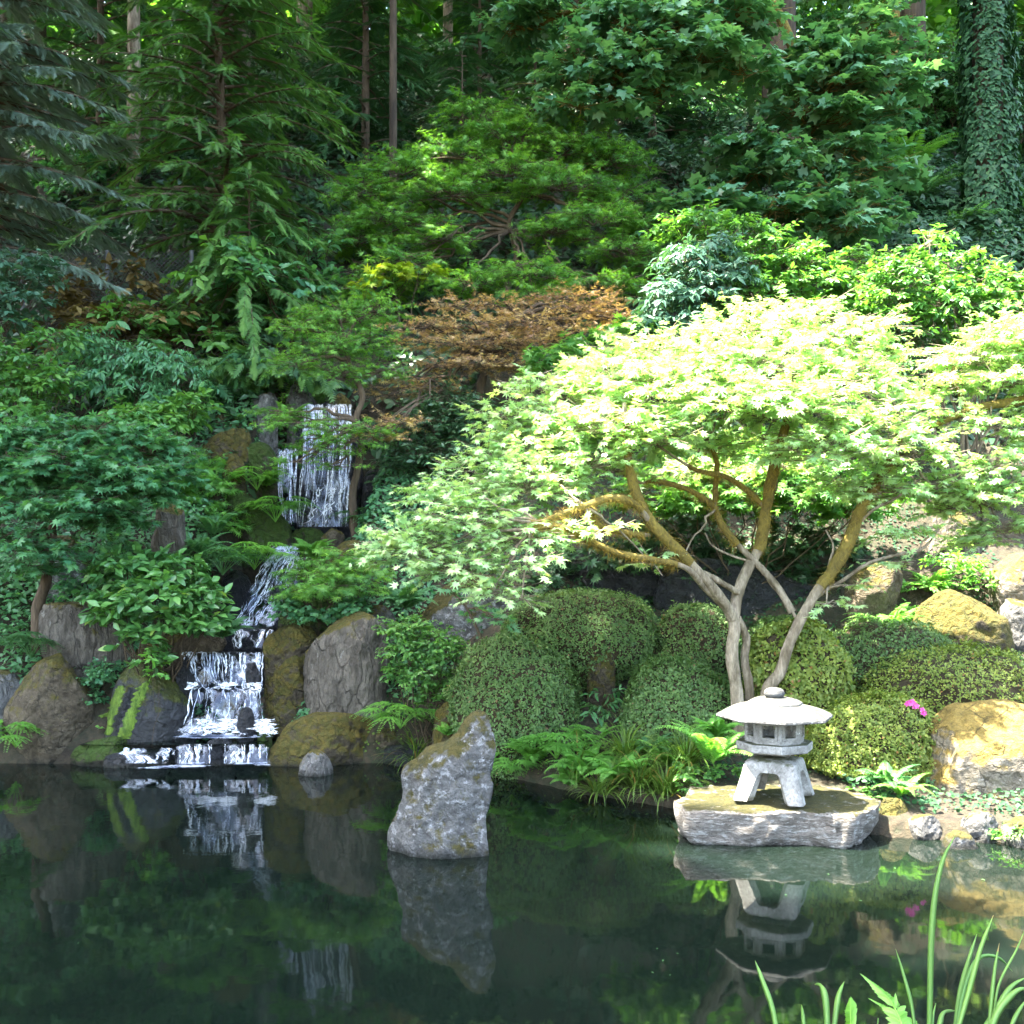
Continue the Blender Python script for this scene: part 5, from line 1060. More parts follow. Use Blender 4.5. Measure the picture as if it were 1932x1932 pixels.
FERNS = [
 ("lush fern close to the pond rock behind the small maidenhair fern", 1005, 1438, 8.85, 'lush', .8, 0, 0),
 ("lush fern in front of the sedge near the big maidenhair fern", 1100, 1462, 8.42, 'lush', .75, 0, 1),
 ("bright fern nestled among the sedge clumps left of the slab", 1165, 1474, 8.2, 'lush', .8, 0, 0),
 ("bright fern behind the big maidenhair fern under the front azalea", 1115, 1418, 8.85, 'lush', .75, 0, 1),
 ("bright sword fern between the tall sedge and the arching sword fern", 1265, 1448, 8.3, 'sword', .7, 0, 0),
 ("bright maidenhair fern on the bank right of the pond rock below the front azalea", 1050, 1432, 8.7, 'maiden', 1.15, 0, 0),
 ("small maidenhair fern hanging over the water just right of the pond rock", 965, 1460, 8.75, 'maiden', .8, 0, 1),
 ("bright sword fern in the middle of the bank between maidenhair fern and sedge", 1125, 1452, 8.55, 'lush', .75, 0, 0),
 ("small fern drooping to the water under the big maidenhair fern", 1075, 1482, 8.45, 'lush', .5, 0, 1),
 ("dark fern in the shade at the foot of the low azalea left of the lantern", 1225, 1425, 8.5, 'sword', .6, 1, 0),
 ("bright arching sword fern right behind the lantern slab's left end", 1345, 1440, 7.95, 'sword', .95, 0, 1),
 ("yellow green upright fern behind the arching sword fern near the lantern", 1350, 1392, 8.2, 'lush', .6, 0, 0),
 ("fern under the pink flowered azalea right of the lantern", 1672, 1490, 7.5, 'lush', .6, 1, 1),
 ("small fern between the slab and the huge sunlit boulder", 1700, 1502, 7.35, 'sword', .5, 0, 0),
 ("tall loose maidenhair fern left of the upright gold mossed stone", 755, 1375, 9.55, 'maiden', 1.15, 0, 1),
 ("little fern frond tuft just left of the pond rock tip", 845, 1388, 9.25, 'lush', .4, 0, 0),
 ("dark leafy fern at the far left above the pointed boulder", 60, 1245, 10.2, 'maiden', 1.5, 1, 0),
 ("pale green fern at the left edge by the water", 30, 1410, 9.6, 'maiden', 1.2, 0, 1),
 ("fern tuft on the upper slope left of the long green mossy rock", 390, 905, 12.4, 'lush', 1.0, 0, 1),
 ("fern on the slope just above the upright grey brown rock", 345, 935, 11.8, 'lush', 1.0, 0, 0),
 ("fern hanging beside the long green mossy rock near the side fall", 520, 985, 11.9, 'maiden', 1.3, 0, 0),
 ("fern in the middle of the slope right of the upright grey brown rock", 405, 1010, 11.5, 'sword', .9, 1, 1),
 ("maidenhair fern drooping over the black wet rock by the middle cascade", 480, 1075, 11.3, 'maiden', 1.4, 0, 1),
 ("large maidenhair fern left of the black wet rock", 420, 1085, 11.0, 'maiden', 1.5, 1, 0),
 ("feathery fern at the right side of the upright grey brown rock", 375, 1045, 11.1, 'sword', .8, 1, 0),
 ("fern at the right of the rhododendron leaning towards the lower fall", 420, 1205, 10.2, 'lush', .8, 1, 1),
 ("fern under the smooth rock at the head of the middle cascade", 590, 1055, 11.7, 'lush', .85, 0, 0),
 ("pale fern with wide fronds behind the grooved upright stone", 765, 1150, 10.35, 'lush', .85, 1, 1),
 ("fern on the pale pointed rock near the top fall", 545, 800, 13.0, 'lush', .8, 0, 1),
 ("fern at the foot of the top fall's right side", 700, 1000, 12.2, 'maiden', 1.2, 1, 1),
 ("fern below the moss draped upright rock right of the slim tree", 750, 1010, 11.9, 'maiden', 1.2, 1, 0),
 ("fern cascading on the left of the side fall", 485, 925, 12.2, 'maiden', 1.2, 0, 0),
 ("fern clump beside the small ochre rock", 503, 918, 12.4, 'lush', .6, 0, 1),
 ("fern clump on the right bank between the blocky and the sloping boulder", 1680, 1195, 9.8, 'sword', .9, 0, 0),
 ("bright fern above the sloping mossy boulder at the right", 1760, 1120, 10.6, 'lush', .8, 0, 1),
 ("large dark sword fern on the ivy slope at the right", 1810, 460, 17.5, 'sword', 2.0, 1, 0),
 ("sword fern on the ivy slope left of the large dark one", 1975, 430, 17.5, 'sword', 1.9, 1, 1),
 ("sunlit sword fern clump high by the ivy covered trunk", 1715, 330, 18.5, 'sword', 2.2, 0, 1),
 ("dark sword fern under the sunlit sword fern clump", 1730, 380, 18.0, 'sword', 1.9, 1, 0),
]
for a in FERNS: fern(a[0], a[1], a[2], a[3], a[4], a[5], bool(a[6]), a[7])

# ------------------------------------------------------------------ sedge clumps on the bank
def sedge(label, px, py, Y, n, L, mat=None):
    p = W(px, py, Y); p[2] = max(.02, g1(p[0], Y)); root = None
    G = Geo(); a = rng.uniform(0, 6.28, n); d = np.stack([np.cos(a), np.sin(a), 0 * a], -1)
    el = rng.uniform(.15, 1.3, n); L_ = L * rng.uniform(.6, 1.2, n)
    st = p + d * rng.uniform(0, .09, (n, 1))
    for i in range(n):
        t = np.linspace(0, 1, 7); an = el[i] + .4 - 1.9 * t ** 1.2 * rng.uniform(.5, 1.1)
        C = np.cumsum(np.stack([np.cos(an), np.sin(an)], -1) * L_[i] / 6, 0); P = st[i] + C[:, :1] * d[i] + C[:, 1:] * [0, 0, 1]
        s = np.cross(d[i], [0, 0, 1.]); w = np.array([.006, .006, .0055, .005, .004, .0025, .0005])[:, None]
        v = np.stack([P - s * w, P + s * w], 1).reshape(-1, 3); k = np.arange(6) * 2
        r_ = 1. if rng.random() < .05 else min(.9, max(0, rng.normal(.45, .25)))
        G.add(v, np.stack([k, k + 1, k + 3, k + 2], -1), r_)
    o = G.build("sedge_clump", mat or L_GRASS, origin=p); props(o, label, "sedge", "sedge clumps along the bank")
for a in (("sedge clump dipping into the water in the middle of the bank", 1130, 1500, 8.2, 110, .26), ("tall sedge clump left of the slab", 1205, 1490, 8.1, 190, .34), ("dense sedge clump close to the left corner of the slab", 1255, 1500, 7.95, 170, .32),
          ("dark upright sedge behind the tall clump", 1180, 1455, 8.4, 130, .34), ("small sedge tuft among the ferns right of the pond rock", 1090, 1470, 8.5, 70, .30), ("sedge tuft left of the pond rock under the loose maidenhair", 785, 1408, 9.6, 120, .34), ("sedge at the foot of the low azalea beside the arching fern", 1295, 1450, 8.2, 160, .40)):
    sedge(*a)
def iris(): pass
# small leafy plants along the bank
SM = [("leafy seedling plant at the left end of the slab", 1290, 1490, 7.75, [(1288, 1462, 14, 12, 0), (1300, 1490, 12, 10, -.05)], T_ROUND, .045, 120, L_SHRUB),
      ("low creeping plant at the foot of the ferns by the slab", 1320, 1465, 8.0, [(1320, 1455, 30, 10, 0), (1290, 1445, 20, 10, .1), (1370, 1455, 24, 10, 0)], T_ROUND, .04, 420, L_SHRUB),
      ("low ground plant along the edge of the slab right of the lantern", 1640, 1505, 7.5, [(1620, 1498, 24, 8, .1), (1655, 1505, 30, 8, 0), (1690, 1500, 20, 8, 0)], T_ROUND, .04, 380, L_SHRUB),
      ("tall leafed seedling in the shade between the azaleas", 1140, 1350, 9.1, [(1145, 1310, 20, 12, 0), (1130, 1335, 24, 14, 0), (1160, 1345, 24, 12, 0)], T_LONG, .11, 150, L_FERND),
      ("small fern leaved plant in a crack at the right waterline", 1905, 1580, 6.9, [(1905, 1570, 20, 10, 0)], T_OVAL, .04, 160, L_SHRUB),
      ("leafy weed at the foot of the lower fall boulder", 205, 1385, 9.85, [(200, 1375, 10, 5, 0)], T_ROUND, .04, 30, L_SHRUB)]
for lab, px, py, Y, pd, T, sz, n, mt in SM:
    bush("leafy_plant", lab, "plant", Y, pd, T, sz, n, mt, (px, py, Y), "small plants on the bank", stem_r=.006, twig=.08, per=6, up=.8)

# ------------------------------------------------------------------ shrubs
bush("rhododendron", "glossy rhododendron with whorled leaves left of the lower fall", "shrub", 9.95, [(240, 1080, 70, 34, 0), (330, 1080, 60, 30, 0), (200, 1120, 40, 26, 0), (290, 1130, 90, 40, -.2), (370, 1130, 50, 34, 0), (220, 1160, 46, 22, -.2), (350, 1180, 60, 26, -.2), (395, 1170, 30, 24, 0), (290, 1060, 50, 20, .2), (270, 1200, 34, 16, -.3), (240, 1210, 16, 10, -.35), (280, 1245, 20, 22, -.3)],
     T_OVAL, .115, 3300, L_RHODO, (300, 1240, 10.2), stem_r=.03, twig=.10, per=9, up=.55, droop=.15, flat=.9, shell=.5, zmin=-.6)
bush("laceleaf_maple", "low light green laceleaf maple mounded on the domed mossy rock", "shrub", 10.4, [(620, 1060, 50, 20, .1), (580, 1085, 40, 22, 0), (650, 1085, 50, 24, 0), (560, 1115, 34, 20, -.1), (620, 1110, 50, 24, -.2), (690, 1080, 40, 20, 0), (680, 1110, 36, 20, -.1), (640, 1045, 40, 12, .2)],
     T_LACE, .085, 2800, L_LACE, (640, 1150, 10.8), stem_r=.03, twig=.18, per=12, up=.8, droop=.4, flat=.4, shell=.3)
bush("ivy_plant", "dark small leaved creeper on the face of the domed mossy rock", "plant", 10.3, [(540, 1150, 24, 24, 0), (600, 1165, 40, 16, 0), (660, 1150, 34, 20, 0)], T_IVY, .05, 1300, L_VINE, (600, 1190, 10.6), stem_r=.01, twig=.1, per=8, up=.3)
bush("evergreen_shrub", "loose light green azalea between the grooved stone and the front dome", "shrub", 9.7, [(760, 1190, 46, 24, 0), (820, 1205, 50, 26, 0), (770, 1230, 50, 28, -.1), (840, 1240, 40, 28, -.1), (800, 1280, 50, 30, -.1), (750, 1270, 26, 20, 0), (855, 1290, 26, 30, 0), (820, 1310, 30, 24, 0)],
     T_OVAL, .050, 5200, L_SHRUB, (800, 1360, 9.7), stem_r=.02, twig=.12, per=10, up=.7, shell=.35)
bush("vine_maple", "thin stemmed young maple leaning left over the front azalea dome", "shrub", 9.6, [(900, 1150, 22, 14, 0), (935, 1165, 24, 14, -.1), (850, 1120, 24, 12, 0), (950, 1175, 14, 8, -.1)], T_MAPLE, .08, 120, L_VINE, (905, 1200, 9.6), stem_r=.016, smat=BARK,
     trunk=[(908, 1205, 9.6), (890, 1165, 9.6), (872, 1135, 9.6), (840, 1110, 9.6)], twig=.12, per=6, up=.85, flat=.3)
bush("evergreen_shrub", "drooping grey green shrub under the left branches of the green hemlock", "shrub", 12.8, [(170, 660, 60, 40, .2), (230, 680, 60, 44, 0), (300, 690, 60, 40, 0), (350, 720, 40, 30, 0), (180, 720, 60, 40, -.1), (260, 740, 60, 40, -.1), (320, 770, 50, 34, -.1)], T_LONG, .11, 5200, L_VINE, (250, 830, 12.9), stem_r=.03, twig=.22, per=10, up=.5, droop=.8, shell=.3)
bush("broadleaf_shrub", "bright leaved shrub between the vine maple and the split angular rock", "shrub", 11.8, [(330, 790, 40, 24, .2), (365, 765, 26, 20, .2), (300, 800, 50, 24, .1), (250, 790, 40, 24, .2)], T_OVAL, .11, 1500, L_SHRUB, (340, 880, 12), stem_r=.02, twig=.18, per=9, up=.75)
bush("broadleaf_shrub", "silver green shrub leaning in at the left edge below the blue spruce", "shrub", 12.6, [(20, 500, 60, 24, 0), (60, 530, 50, 20, -.1), (-20, 540, 60, 30, 0), (70, 490, 30, 12, 0), (40, 570, 60, 20, -.1), (-10, 600, 60, 30, -.1)], T_OVAL, .10, 2200, L_AUC, (-60, 760, 13.2), stem_r=.03, twig=.2, per=10, up=.8, flat=.4)
bush("broadleaf_shrub", "sun speckled shrub at the left edge above the vine maple", "shrub", 12.0, [(30, 680, 70, 30, .2), (100, 640, 40, 24, .3), (-20, 720, 70, 40, 0), (60, 740, 60, 30, 0), (120, 720, 40, 26, .1), (20, 780, 60, 30, -.1)], T_OVAL, .10, 3000, L_SHRUB, (20, 860, 12.2), stem_r=.03, twig=.22, per=10, up=.75)
bush("evergreen_shrub", "blue green strap leaved shrub right of the copper maple", "shrub", 12.0, [(1290, 500, 50, 34, .1), (1340, 470, 40, 24, .2), (1260, 560, 46, 34, 0), (1320, 550, 56, 34, 0), (1240, 610, 36, 26, 0), (1300, 610, 50, 26, -.1), (1380, 520, 40, 30, .1)], T_LONG, .125, 4200, L_AUC, (1300, 720, 12.2), stem_r=.03, twig=.2, per=10, up=.35, droop=.5, shell=.3)
bush("broadleaf_shrub", "tall mid green shrub between the layered maple and the bright maple", "shrub", 12.4, [(1330, 425, 50, 20, .3), (1400, 440, 50, 24, .3), (1460, 470, 60, 26, .2), (1400, 500, 50, 26, .1), (1500, 500, 60, 24, .1), (1540, 540, 70, 26, 0), (1450, 560, 80, 34, 0), (1600, 500, 60, 24, .2), (1640, 540, 60, 26, .1), (1540, 590, 80, 24, 0), (1390, 590, 50, 26, .0), (1280, 430, 40, 20, .4), (1620, 600, 60, 30, .1)], T_OVAL, .10, 7600, L_SHRUB, (1480, 700, 12.6), stem_r=.05, twig=.26, per=11, up=.82, flat=.5)
bush("broadleaf_shrub", "sun bleached shrub with long leaning twigs at the right", "shrub", 11.6, [(1755, 455, 18, 30, .2), (1790, 500, 40, 22, .1), (1700, 515, 50, 20, .1), (1840, 550, 70, 34, 0), (1900, 535, 50, 30, .1), (1740, 540, 60, 28, 0), (1800, 580, 70, 30, -.1), (1900, 590, 60, 34, -.1), (1720, 600, 50, 28, 0), (1680, 560, 40, 24, .1), (1960, 575, 60, 50, 0), (1860, 630, 70, 20, -.1), (1740, 640, 50, 20, -.1)], T_OVAL, .095, 7600, L_SHRUB, (1820, 720, 11.9), stem_r=.05, smat=BARK_M, twig=.26, per=11, up=.82, flat=.5)
bush("evergreen_shrub", "dark dense shrub in the shade under the sun bleached shrub", "shrub", 11.2, [(1760, 690, 50, 30, .2), (1860, 700, 70, 30, .3), (1700, 640, 40, 30, .3), (1930, 740, 50, 40, .4)], T_OVAL, .07, 3000, L_DARK, (1800, 800, 11.4), stem_r=.04, twig=.2, per=10)
bush("broadleaf_shrub", "yellow tipped leafy shrub between the copper maple and the bright maple", "shrub", 11.6, [(1060, 670, 50, 20, 0), (1120, 660, 50, 18, .1), (1180, 640, 50, 20, .2), (1040, 700, 40, 20, 0), (1190, 620, 30, 14, .3)], T_MAPLE, .12, 1000, L_SHRUB, (1090, 800, 11.8), stem_r=.025, twig=.2, per=9, up=.85, flat=.4)
bush("evergreen_shrub", "dark fine leaved shrub under the copper maple", "shrub", 12.3, [(860, 760, 60, 24, 0), (900, 790, 60, 26, -.1), (820, 800, 50, 30, -.1), (790, 860, 50, 30, -.2), (850, 860, 60, 36, -.2), (760, 900, 40, 30, -.2), (820, 930, 60, 30, -.3), (760, 960, 40, 24, -.3), (880, 820, 50, 30, 0)], T_OVAL, .075, 5200, L_DARK, (830, 1010, 12.3), stem_r=.03, twig=.2, per=10)
bush("evergreen_shrub", "added dark shrub covering the hollow behind the bright maple's left limb", "shrub", 10.9, [(1120, 1060, 60, 24, 0), (1050, 1100, 50, 20, 0), (1200, 1060, 60, 26, .1), (1320, 1090, 60, 30, .2), (1260, 1130, 60, 20, .2), (1430, 1130, 50, 24, .1), (1530, 1090, 50, 34, .2), (1560, 1030, 60, 34, .3), (1490, 1030, 60, 34, .3), (1580, 1140, 40, 24, .1), (1380, 1050, 60, 30, .3), (1260, 1010, 80, 30, .4)], T_MAPLE, .10, 4200, L_DARK, (1200, 1170, 11), stem_r=.03, twig=.2, per=9)  # dark leaves spread here to cover ground the sun lit too brightly
bush("vine_maple", "mid green broad leaved bush filling the space behind the bright maple's forks", "shrub", 10.6, [(1230, 940, 70, 40, 0), (1330, 950, 80, 44, 0), (1430, 930, 60, 40, .1), (1520, 940, 80, 50, 0), (1600, 960, 60, 40, .1), (1290, 880, 70, 36, .2), (1400, 870, 80, 36, .2), (1540, 880, 70, 36, .2), (1660, 930, 50, 40, .2)], T_MAPLE, .10, 5200, L_SHRUB, (1400, 1130, 10.9), stem_r=.03, twig=.24, per=10, up=.8, flat=.5)
bush("leafy_plant", "low herbs among the right boulders", "plant", 10.3, [(1800, 1060, 50, 14, .3), (1860, 1100, 40, 16, .2), (1740, 1110, 50, 14, .2), (1700, 1160, 40, 16, 0), (1820, 1080, 40, 10, .2)], T_OVAL, .06, 1500, L_FERN, (1780, 1150, 10.5), stem_r=.01, twig=.12, per=8, up=.8)
bush("leafy_plant", "small leaved creeper right of the pointed boulder at the left", "plant", 9.9, [(185, 1280, 24, 18, 0), (170, 1320, 20, 18, 0), (200, 1260, 30, 10, .1)], T_ROUND, .035, 1100, L_VINE, (180, 1345, 10), stem_r=.008, twig=.08, per=8, up=.5)
bush("leafy_plant", "pointed leaved weed hanging over the algae boulder", "plant", 9.6, [(290, 1250, 12, 26, 0), (300, 1275, 14, 14, -.05)], T_OVAL, .075, 90, L_FERN, (290, 1300, 9.75), stem_r=.008, twig=.08, per=6, up=.6)
bush("leafy_plant", "bright fern like herb covering the slope left of the long mossy rock", "plant", 11.9, [(350, 900, 40, 26, .1), (400, 920, 40, 24, .1), (370, 960, 40, 26, 0), (430, 990, 30, 20, 0), (330, 950, 30, 24, 0), (440, 960, 24, 16, .1), (390, 880, 40, 18, .3)], T_LACE, .10, 2600, L_FERN, (380, 1000, 12), stem_r=.012, twig=.14, per=10, up=.8)
bush("evergreen_shrub", "dark leafy shrub on the bank behind the left boulders", "shrub", 10.9, [(30, 1120, 50, 30, 0), (60, 1170, 50, 30, 0), (0, 1190, 50, 40, 0), (130, 1110, 50, 20, .1), (200, 1030, 40, 24, .2)], T_OVAL, .09, 1800, L_VINE, (50, 1220, 10.9), stem_r=.02, twig=.16, per=9)
bush("evergreen_shrub", "feathery juniper fringe hanging above the pale pointed rock", "shrub", 13.3, [(470, 690, 60, 24, 0), (420, 720, 40, 20, 0), (540, 700, 50, 20, 0), (380, 700, 40, 24, .1), (600, 720, 40, 14, .2)], T_SPRAY_C, .24, 900, L_HEM, (470, 760, 13.7), stem_r=.03, twig=.26, per=8, droop=.8, up=.6)

# ------------------------------------------------------------------ chain link fence at the left
FW = plain_mat("galvanised_wire", (.10, .105, .11), (.16, .165, .17), .5, 30, .1)
fY = 14.7; fa, fb = X(40, fY), X(360, fY); zt0 = W(0, 475, fY)[2]; root = empty("chain_link_fence", (fa, fY, g1(fa, fY)), "dark chain link fence in the shade behind the left shrubs", "fence")
G = Geo(); hgt = 1.1; stp = .065; nW = int((fb - fa + hgt) / stp)
for i in range(nW):
    for s in (1, -1):
        x0 = fa + i * stp - (hgt if s == 1 else 0); a, b = (x0, zt0 - hgt), (x0 + hgt, zt0)
        if s == -1: a, b = (x0 + 0, zt0), (x0 + hgt, zt0 - hgt); 
        t0 = max(0, (fa - a[0]) / hgt); t1 = min(1, (fb - a[0]) / hgt)
        if t1 <= t0: continue
        P = [(a[0] + (b[0] - a[0]) * t, fY + .004 * s, a[1] + (b[1] - a[1]) * t) for t in (t0, t1)]
        G.tube(P, .0032, 3, cap=False)
G.build("mesh_panel", FW, root)
for x in (fa, (fa + fb) / 2, fb):
    G = Geo(); gz_ = g1(x, fY); G.tube([(x, fY + .04, min(gz_, zt0 - hgt) - .1), (x, fY + .04, zt0 + .03)], .03, 10); G.build("post", FW, root)

# ------------------------------------------------------------------ ground cover
def cover(name, n, xr, yr, T, mat, s0, s1, dens, kind="stuff", lift=.06, hi=1.6):
    x = rng.uniform(*xr, n); y = rng.uniform(*yr, n)
    k = dens(x, y); m = rng.random(n) < k; x, y = x[m], y[m]; z = gz(x, y); e = .05
    nr = np.stack([-(gz(x + e, y) - z) / e, -(gz(x, y + e) - z) / e, np.ones_like(x)], -1); nr = nz(nr)
    lump = fbm(np.stack([x * 1.3, y * 1.3, 0 * x], -1), 3)
    pos = np.stack([x, y, z + lift + np.maximum(lump - .42, 0) * hi * rng.random(len(x))], -1)
    tip = nz(np.stack([rng.normal(0, .7, len(x)), rng.normal(-.5, .5, len(x)), rng.normal(-.25, .35, len(x))], -1))
    G = Geo(); G.scatter(T, pos, tip, nr * .5 + [0, -.45, .5] + rng.normal(0, .3, pos.shape), rng.uniform(s0, s1, len(x)), np.clip(rng.normal(.4, .2, len(x)) + (lump - .5), 0, .92))
    return props(G.build(name, mat), kind=kind)
dv = lambda x, y: y - np.interp(x, SH[:, 0], SH[:, 1])
cover("ivy", 42000, (4.0, 13), (13.5, 25), T_IVY, L_IVY, .09, .17, lambda x, y: np.clip((x - X(1480, 1) * y) * 1.2, 0, 1) * (fbm(np.stack([x, y, x * 0], -1), 2) > .28))
cover("undergrowth", 110000, (-14, 12), (12.5, 33), T_OVAL, L_DARK, .10, .24, lambda x, y: (x > -.62 * y) & (x < .62 * y) & (fbm(np.stack([x * .8, y * .8, x * 0 + 4], -1), 3) > .33))
cover("ground_cover", 60000, (-7, 7), (7.0, 13.5), T_ROUND, L_IVY, .022, .05, lambda x, y: (dv(x, y) > .22) & (np.abs(x) < .6 * y) & (fbm(np.stack([x * 1.4, y * 1.4, x * 0 + 9], -1), 3) > .44), lift=.012, hi=.35)

cover("low_undergrowth", 26000, (-7, -.6), (9.9, 13.6), T_OVAL, L_VINE, .045, .10, lambda x, y: (dv(x, y) > .35) & (np.abs(x) < .58 * y) & (np.hypot((x + 2.6), (y - 11.6) * .45) > .75) & (fbm(np.stack([x * 1.1, y * 1.1, x * 0 + 2], -1), 3) > .36), lift=.03, hi=.9)
cover("bank_moss", 26000, (-5.5, 4.5), (6.5, 10.2), T_ROUND, L_GRASS, .016, .036, lambda x, y: (dv(x, y) > .0) & (dv(x, y) < .42) & (x < 2.3) & (x > -1.6), lift=.0, hi=.25)
# understorey on the upper slope, each bush its own
US = [(690, 300, 21, "dark broadleaf bush left of the weeping maple top", L_DARK), (620, 420, 19, "dark bush between hemlock and weeping maple", L_DARK), (700, 220, 23, "blue green bush high above the weeping maple's left side", L_AUC), (750, 140, 25, "blue leaved branchy bush at the top by the reddish trunk", L_BIG),
      (1240, 260, 22, "dark bush beneath the hanging bigleaf maple", L_DARK), (1330, 230, 23, "green bush in the gap under the hanging bigleaf maple", L_VINE), (1400, 190, 25, "sun touched bush near the bright gap at the top right", L_SHRUB), (1180, 330, 19.5, "dark bush right of the weeping maple top", L_DARK), (1290, 340, 19, "dark bush left of the layered bigleaf maple", L_DARK),
      (1760, 200, 22, "yellow lit bush left of the ivy covered trunk", L_SHRUB), (1700, 260, 21, "leafy bush above the sunlit sword fern", L_VINE), (1960, 260, 20, "dark bush right of the ivy covered trunk", L_DARK), (1800, 100, 25, "yellow green bush high behind the ivy covered trunk", L_SHRUB), (560, 250, 22, "shaded bush right of the hemlock crown", L_DARK), (330, 300, 21, "shaded bush behind the hemlock crown", L_DARK), (160, 330, 19, "dull green bush under the blue spruce", L_VINE), (200, 600, 14.3, "dry brown twiggy bush below the fence", L_DEAD), (330, 600, 14.3, "leafy green bush at the foot of the hemlock", L_SHRUB), (560, 580, 14.4, "green bush at the right foot of the hemlock", L_VINE),
      (620, 520, 17, "dull green bush right of the hemlock trunk", L_VINE), (1290, 120, 30, "bright bush in the sunny gap at the top", L_YEL), (660, 60, 30, "green bush at the top edge between pale trunks", L_SHRUB), (1000, 110, 28, "dark bush at the top centre", L_DARK), (480, 60, 27, "dark bush behind the hemlock tip", L_DARK), (1560, 80, 27, "dark bush behind the layered maple's top", L_VINE), (1900, 130, 20, "dark ivy clad bush at the right of the ivy covered trunk's middle", L_IVY), (1790, 170, 21, "shaded leafy bush hugging the left side of the ivy covered trunk", L_VINE), (120, 160, 23, "dark bush behind the blue spruce tip", L_DARK)]
for px, py, Y, lab, mt in US:
    k = .55 * D / Y
    pd = [(px + rng.normal(0, k * .9), py + rng.normal(0, k * .5), k * rng.uniform(.8, 1.4), k * rng.uniform(.5, .9), rng.normal(0, .4)) for _ in range(7)]
    bush("bush", lab, "bush", Y, pd, T_OVAL if mt is not L_BIG else T_BIG, .16, 2000, mt, (px, py + 2.2 * k, Y), "bushes on the upper slope", stem_r=.04, twig=.4, per=11, up=.65, droop=.4)

# ------------------------------------------------------------------ foreground iris leaves and fern fronds
iY = 3.45
def blade(root, pts, w, mat, Yb=iY, lean=.12, name="leaf_blade"):
    """pts: (px, py) from the tip down to below the frame; w: width px at the base"""
    pts = np.array(pts[::-1], float); n = 22
    Yv = Yb + lean * np.linspace(0, 1, len(pts)); P = spline([W(p[0], p[1], y) for p, y in zip(pts, Yv)], n)
    if P[0][2] > .02: P = np.vstack([[P[0][0], P[0][1] - .02, min(g1(P[0][0], P[0][1] - .02), P[0][2]) - .02], P]); n += 1
    t = nz(np.gradient(P, axis=0)); s = nz(np.cross(t, [0.25, 1, .1])); ww = .8 * w / D * Yb * np.interp(np.linspace(0, 1, n), [0, .5, .8, 1], [.8, 1, .7, .03]) / 2
    th = np.cross(s, t) * .0012 * np.sign(-np.cross(s, t)[:, 1:2] + 1e-9); vf_ = ww[:, None] * .35
    v = np.stack([P - s * ww[:, None], P + th * 2 - [0, 1, 0] * vf_, P + s * ww[:, None], P - th], 1).reshape(-1, 3)
    k = (np.arange(n - 1) * 4)[:, None]; q = np.array([[0, 1, 5, 4], [1, 2, 6, 5], [2, 3, 7, 6], [3, 0, 4, 7]])
    G = Geo(); G.add(v, (k[:, None] + q[None]).reshape(-1, 4), np.repeat(np.where(np.linspace(0, 1, n) > rng.uniform(.9, 1.05), 1, np.clip(rng.normal(.4, .16) + .3 * np.linspace(0, 1, n), 0, .92)), 4))
    return G.build(name, mat, root)
def zoom(pts): return [(1252 + x * .3518, 1252 + y * .3518) for x, y in pts]
IR = [("iris clump with one very tall blade reaching the stones at the bottom right", 1445, [
        ([(1565, 920), (1500, 1050), (1455, 1250), (1435, 1500), (1430, 1750), (1425, 2000)], 15), ([(1768, 1350), (1700, 1530), (1640, 1750), (1580, 1960)], 13), ([(1680, 1450), (1640, 1580), (1590, 1760), (1560, 1990)], 12),
        ([(1245, 1530), (1290, 1680), (1330, 1830), (1350, 1990)], 9), ([(1800, 1500), (1775, 1650), (1755, 1850), (1745, 2000)], 10), ([(1870, 1650), (1800, 1580), (1710, 1570), (1650, 1640), (1600, 1800), (1570, 1980)], 12),
        ([(1560, 1860), (1500, 1880), (1470, 1990)], 16), ([(1460, 1820), (1445, 1900), (1440, 1990)], 8)]),
      ("short iris tuft at the bottom left of the foreground leaves", 1460, [
        ([(490, 1590), (530, 1700), (580, 1840), (610, 1990)], 14), ([(740, 1830), (748, 1900), (755, 1990)], 10), ([(810, 1720), (840, 1730), (868, 1800), (880, 1990)], 17), ([(968, 1705), (935, 1800), (910, 1990)], 14)]),
      ("arching iris clump cut off by the right edge of the picture", 1900, [
        ([(1945, 1680), (1860, 1740), (1790, 1850), (1700, 1990)], 17), ([(1960, 1740), (1890, 1760), (1800, 1860), (1740, 2000)], 19), ([(1940, 1420), (1890, 1540), (1830, 1650), (1790, 1750), (1770, 1900)], 7), ([(1945, 1800), (1890, 1890), (1850, 1990)], 14), ([(1150, 1900), (1145, 1950), (1140, 2000)], 8)])]
for lab, bx, bl in IR:
    root = empty("iris_plant", (X(1252 + bl[0][0][-1][0] * .3518, iY), iY, .1), lab, "iris", "iris leaves on the near bank")
    for p, w in bl: blade(root, zoom(p), w, L_IRIS, iY + rng.uniform(-.05, .1))
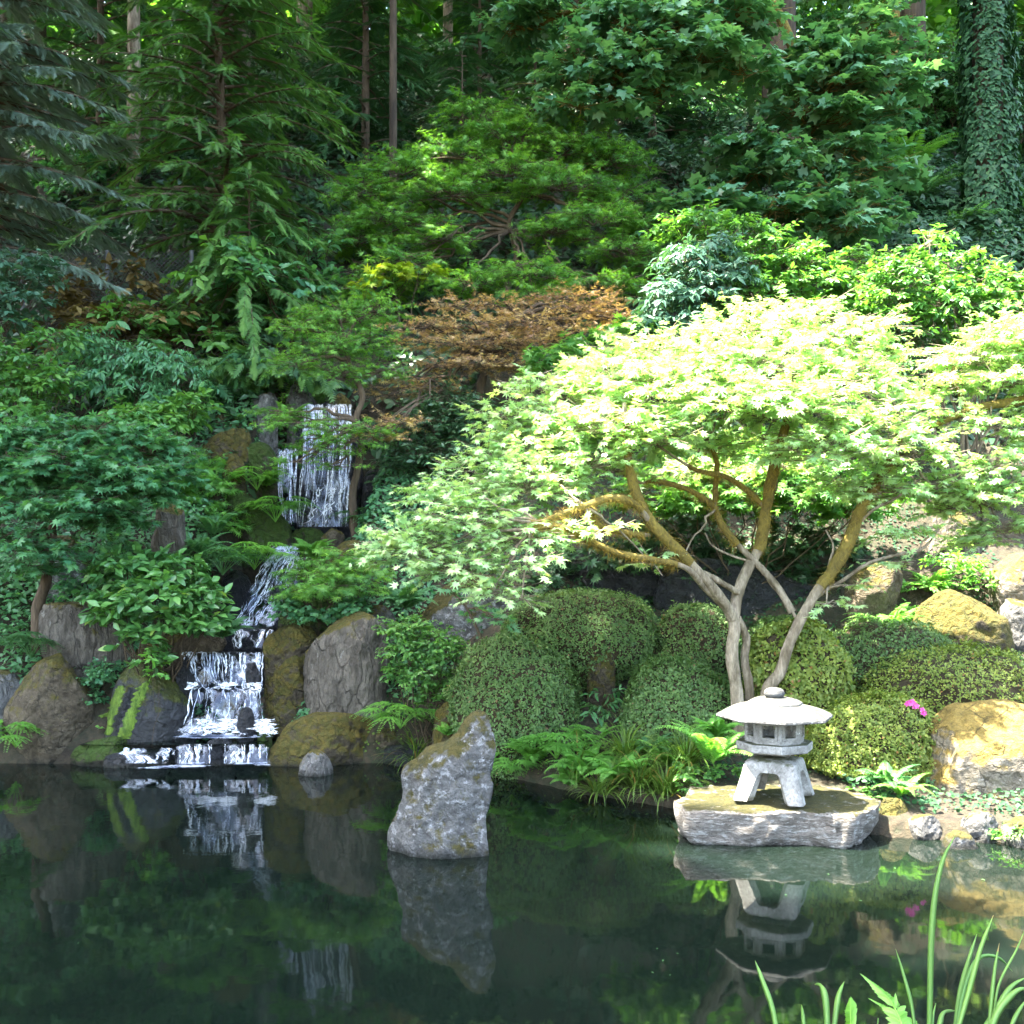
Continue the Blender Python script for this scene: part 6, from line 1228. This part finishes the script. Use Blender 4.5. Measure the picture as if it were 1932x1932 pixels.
def front_frond(lab, pts, w):
    Yb = 3.5; P = spline([W(x, y, Yb + .12 * i) for i, (x, y) in enumerate(zoom(pts[::-1]))], 34)
    root = empty("fern", P[0], lab, "fern", "fern fronds on the near bank"); G = Geo(); G.tube(P, np.linspace(.004, .001, 34), 5, rnd=.9)
    T3 = nz(np.gradient(P, axis=0)); sd = nz(np.cross(T3, [0, 1, .35])); i = np.arange(2, 34); tt = i / 34
    for s in (-1, 1):
        for h_ in (0, .5):
            ii = i + 0; Q = P[ii] + T3[ii] * h_ * .012
            G.scatter(T_LONG, Q, sd[ii] * s + T3[ii] * .45 + rng.normal(0, .05, (len(ii), 3)), np.array([0, -1, .5]) + rng.normal(0, .2, (len(ii), 3)), w * np.interp(tt, [0, .3, 1], [1, 1, .1]), rng.uniform(.5, 1, len(ii)))
    G.build("frond", L_FERN, root)
front_frond("pale upright fern frond tip at the bottom edge between iris tufts", [(1000, 1795), (1002, 1870), (1008, 1990)], .045)
front_frond("fern frond leaning left out of the foreground iris", [(1065, 1670), (1150, 1740), (1230, 1830), (1300, 1990)], .05)
front_frond("fern frond half hidden behind the foreground iris blades", [(1110, 1800), (1200, 1850), (1290, 1920), (1330, 2000)], .045)

# small leaves floating on the pond
G = Geo(); G.scatter(T_OVAL, np.zeros((1, 3)), np.array([[0, 1., 0]]), np.array([[0, 0, 1.]]), .024, .9); lf = G.build("floating_leaf", L_FERND); first = True
for px, py in ((150, 1780), (640, 1760), (1240, 1790), (1265, 1840), (1252, 1812), (1228, 1835), (1330, 1720), (1480, 1690), (1560, 1650), (1620, 1700), (1690, 1640), (1850, 1660), (1275, 1800)):
    o = lf if first else lf.copy()
    if not first: COL.objects.link(o)
    first = False; q = W(px, py, 1.9 * D / (py - YH)); o.location = (q[0], q[1], .004); o.rotation_euler = (0, 0, rng.uniform(0, 6.28)); k = rng.uniform(.5, 1.1); o.scale = (k, k, k)
    props(o, "tiny pale fallen leaf floating on the dark pond", "leaf", "fallen leaves floating on the pond")
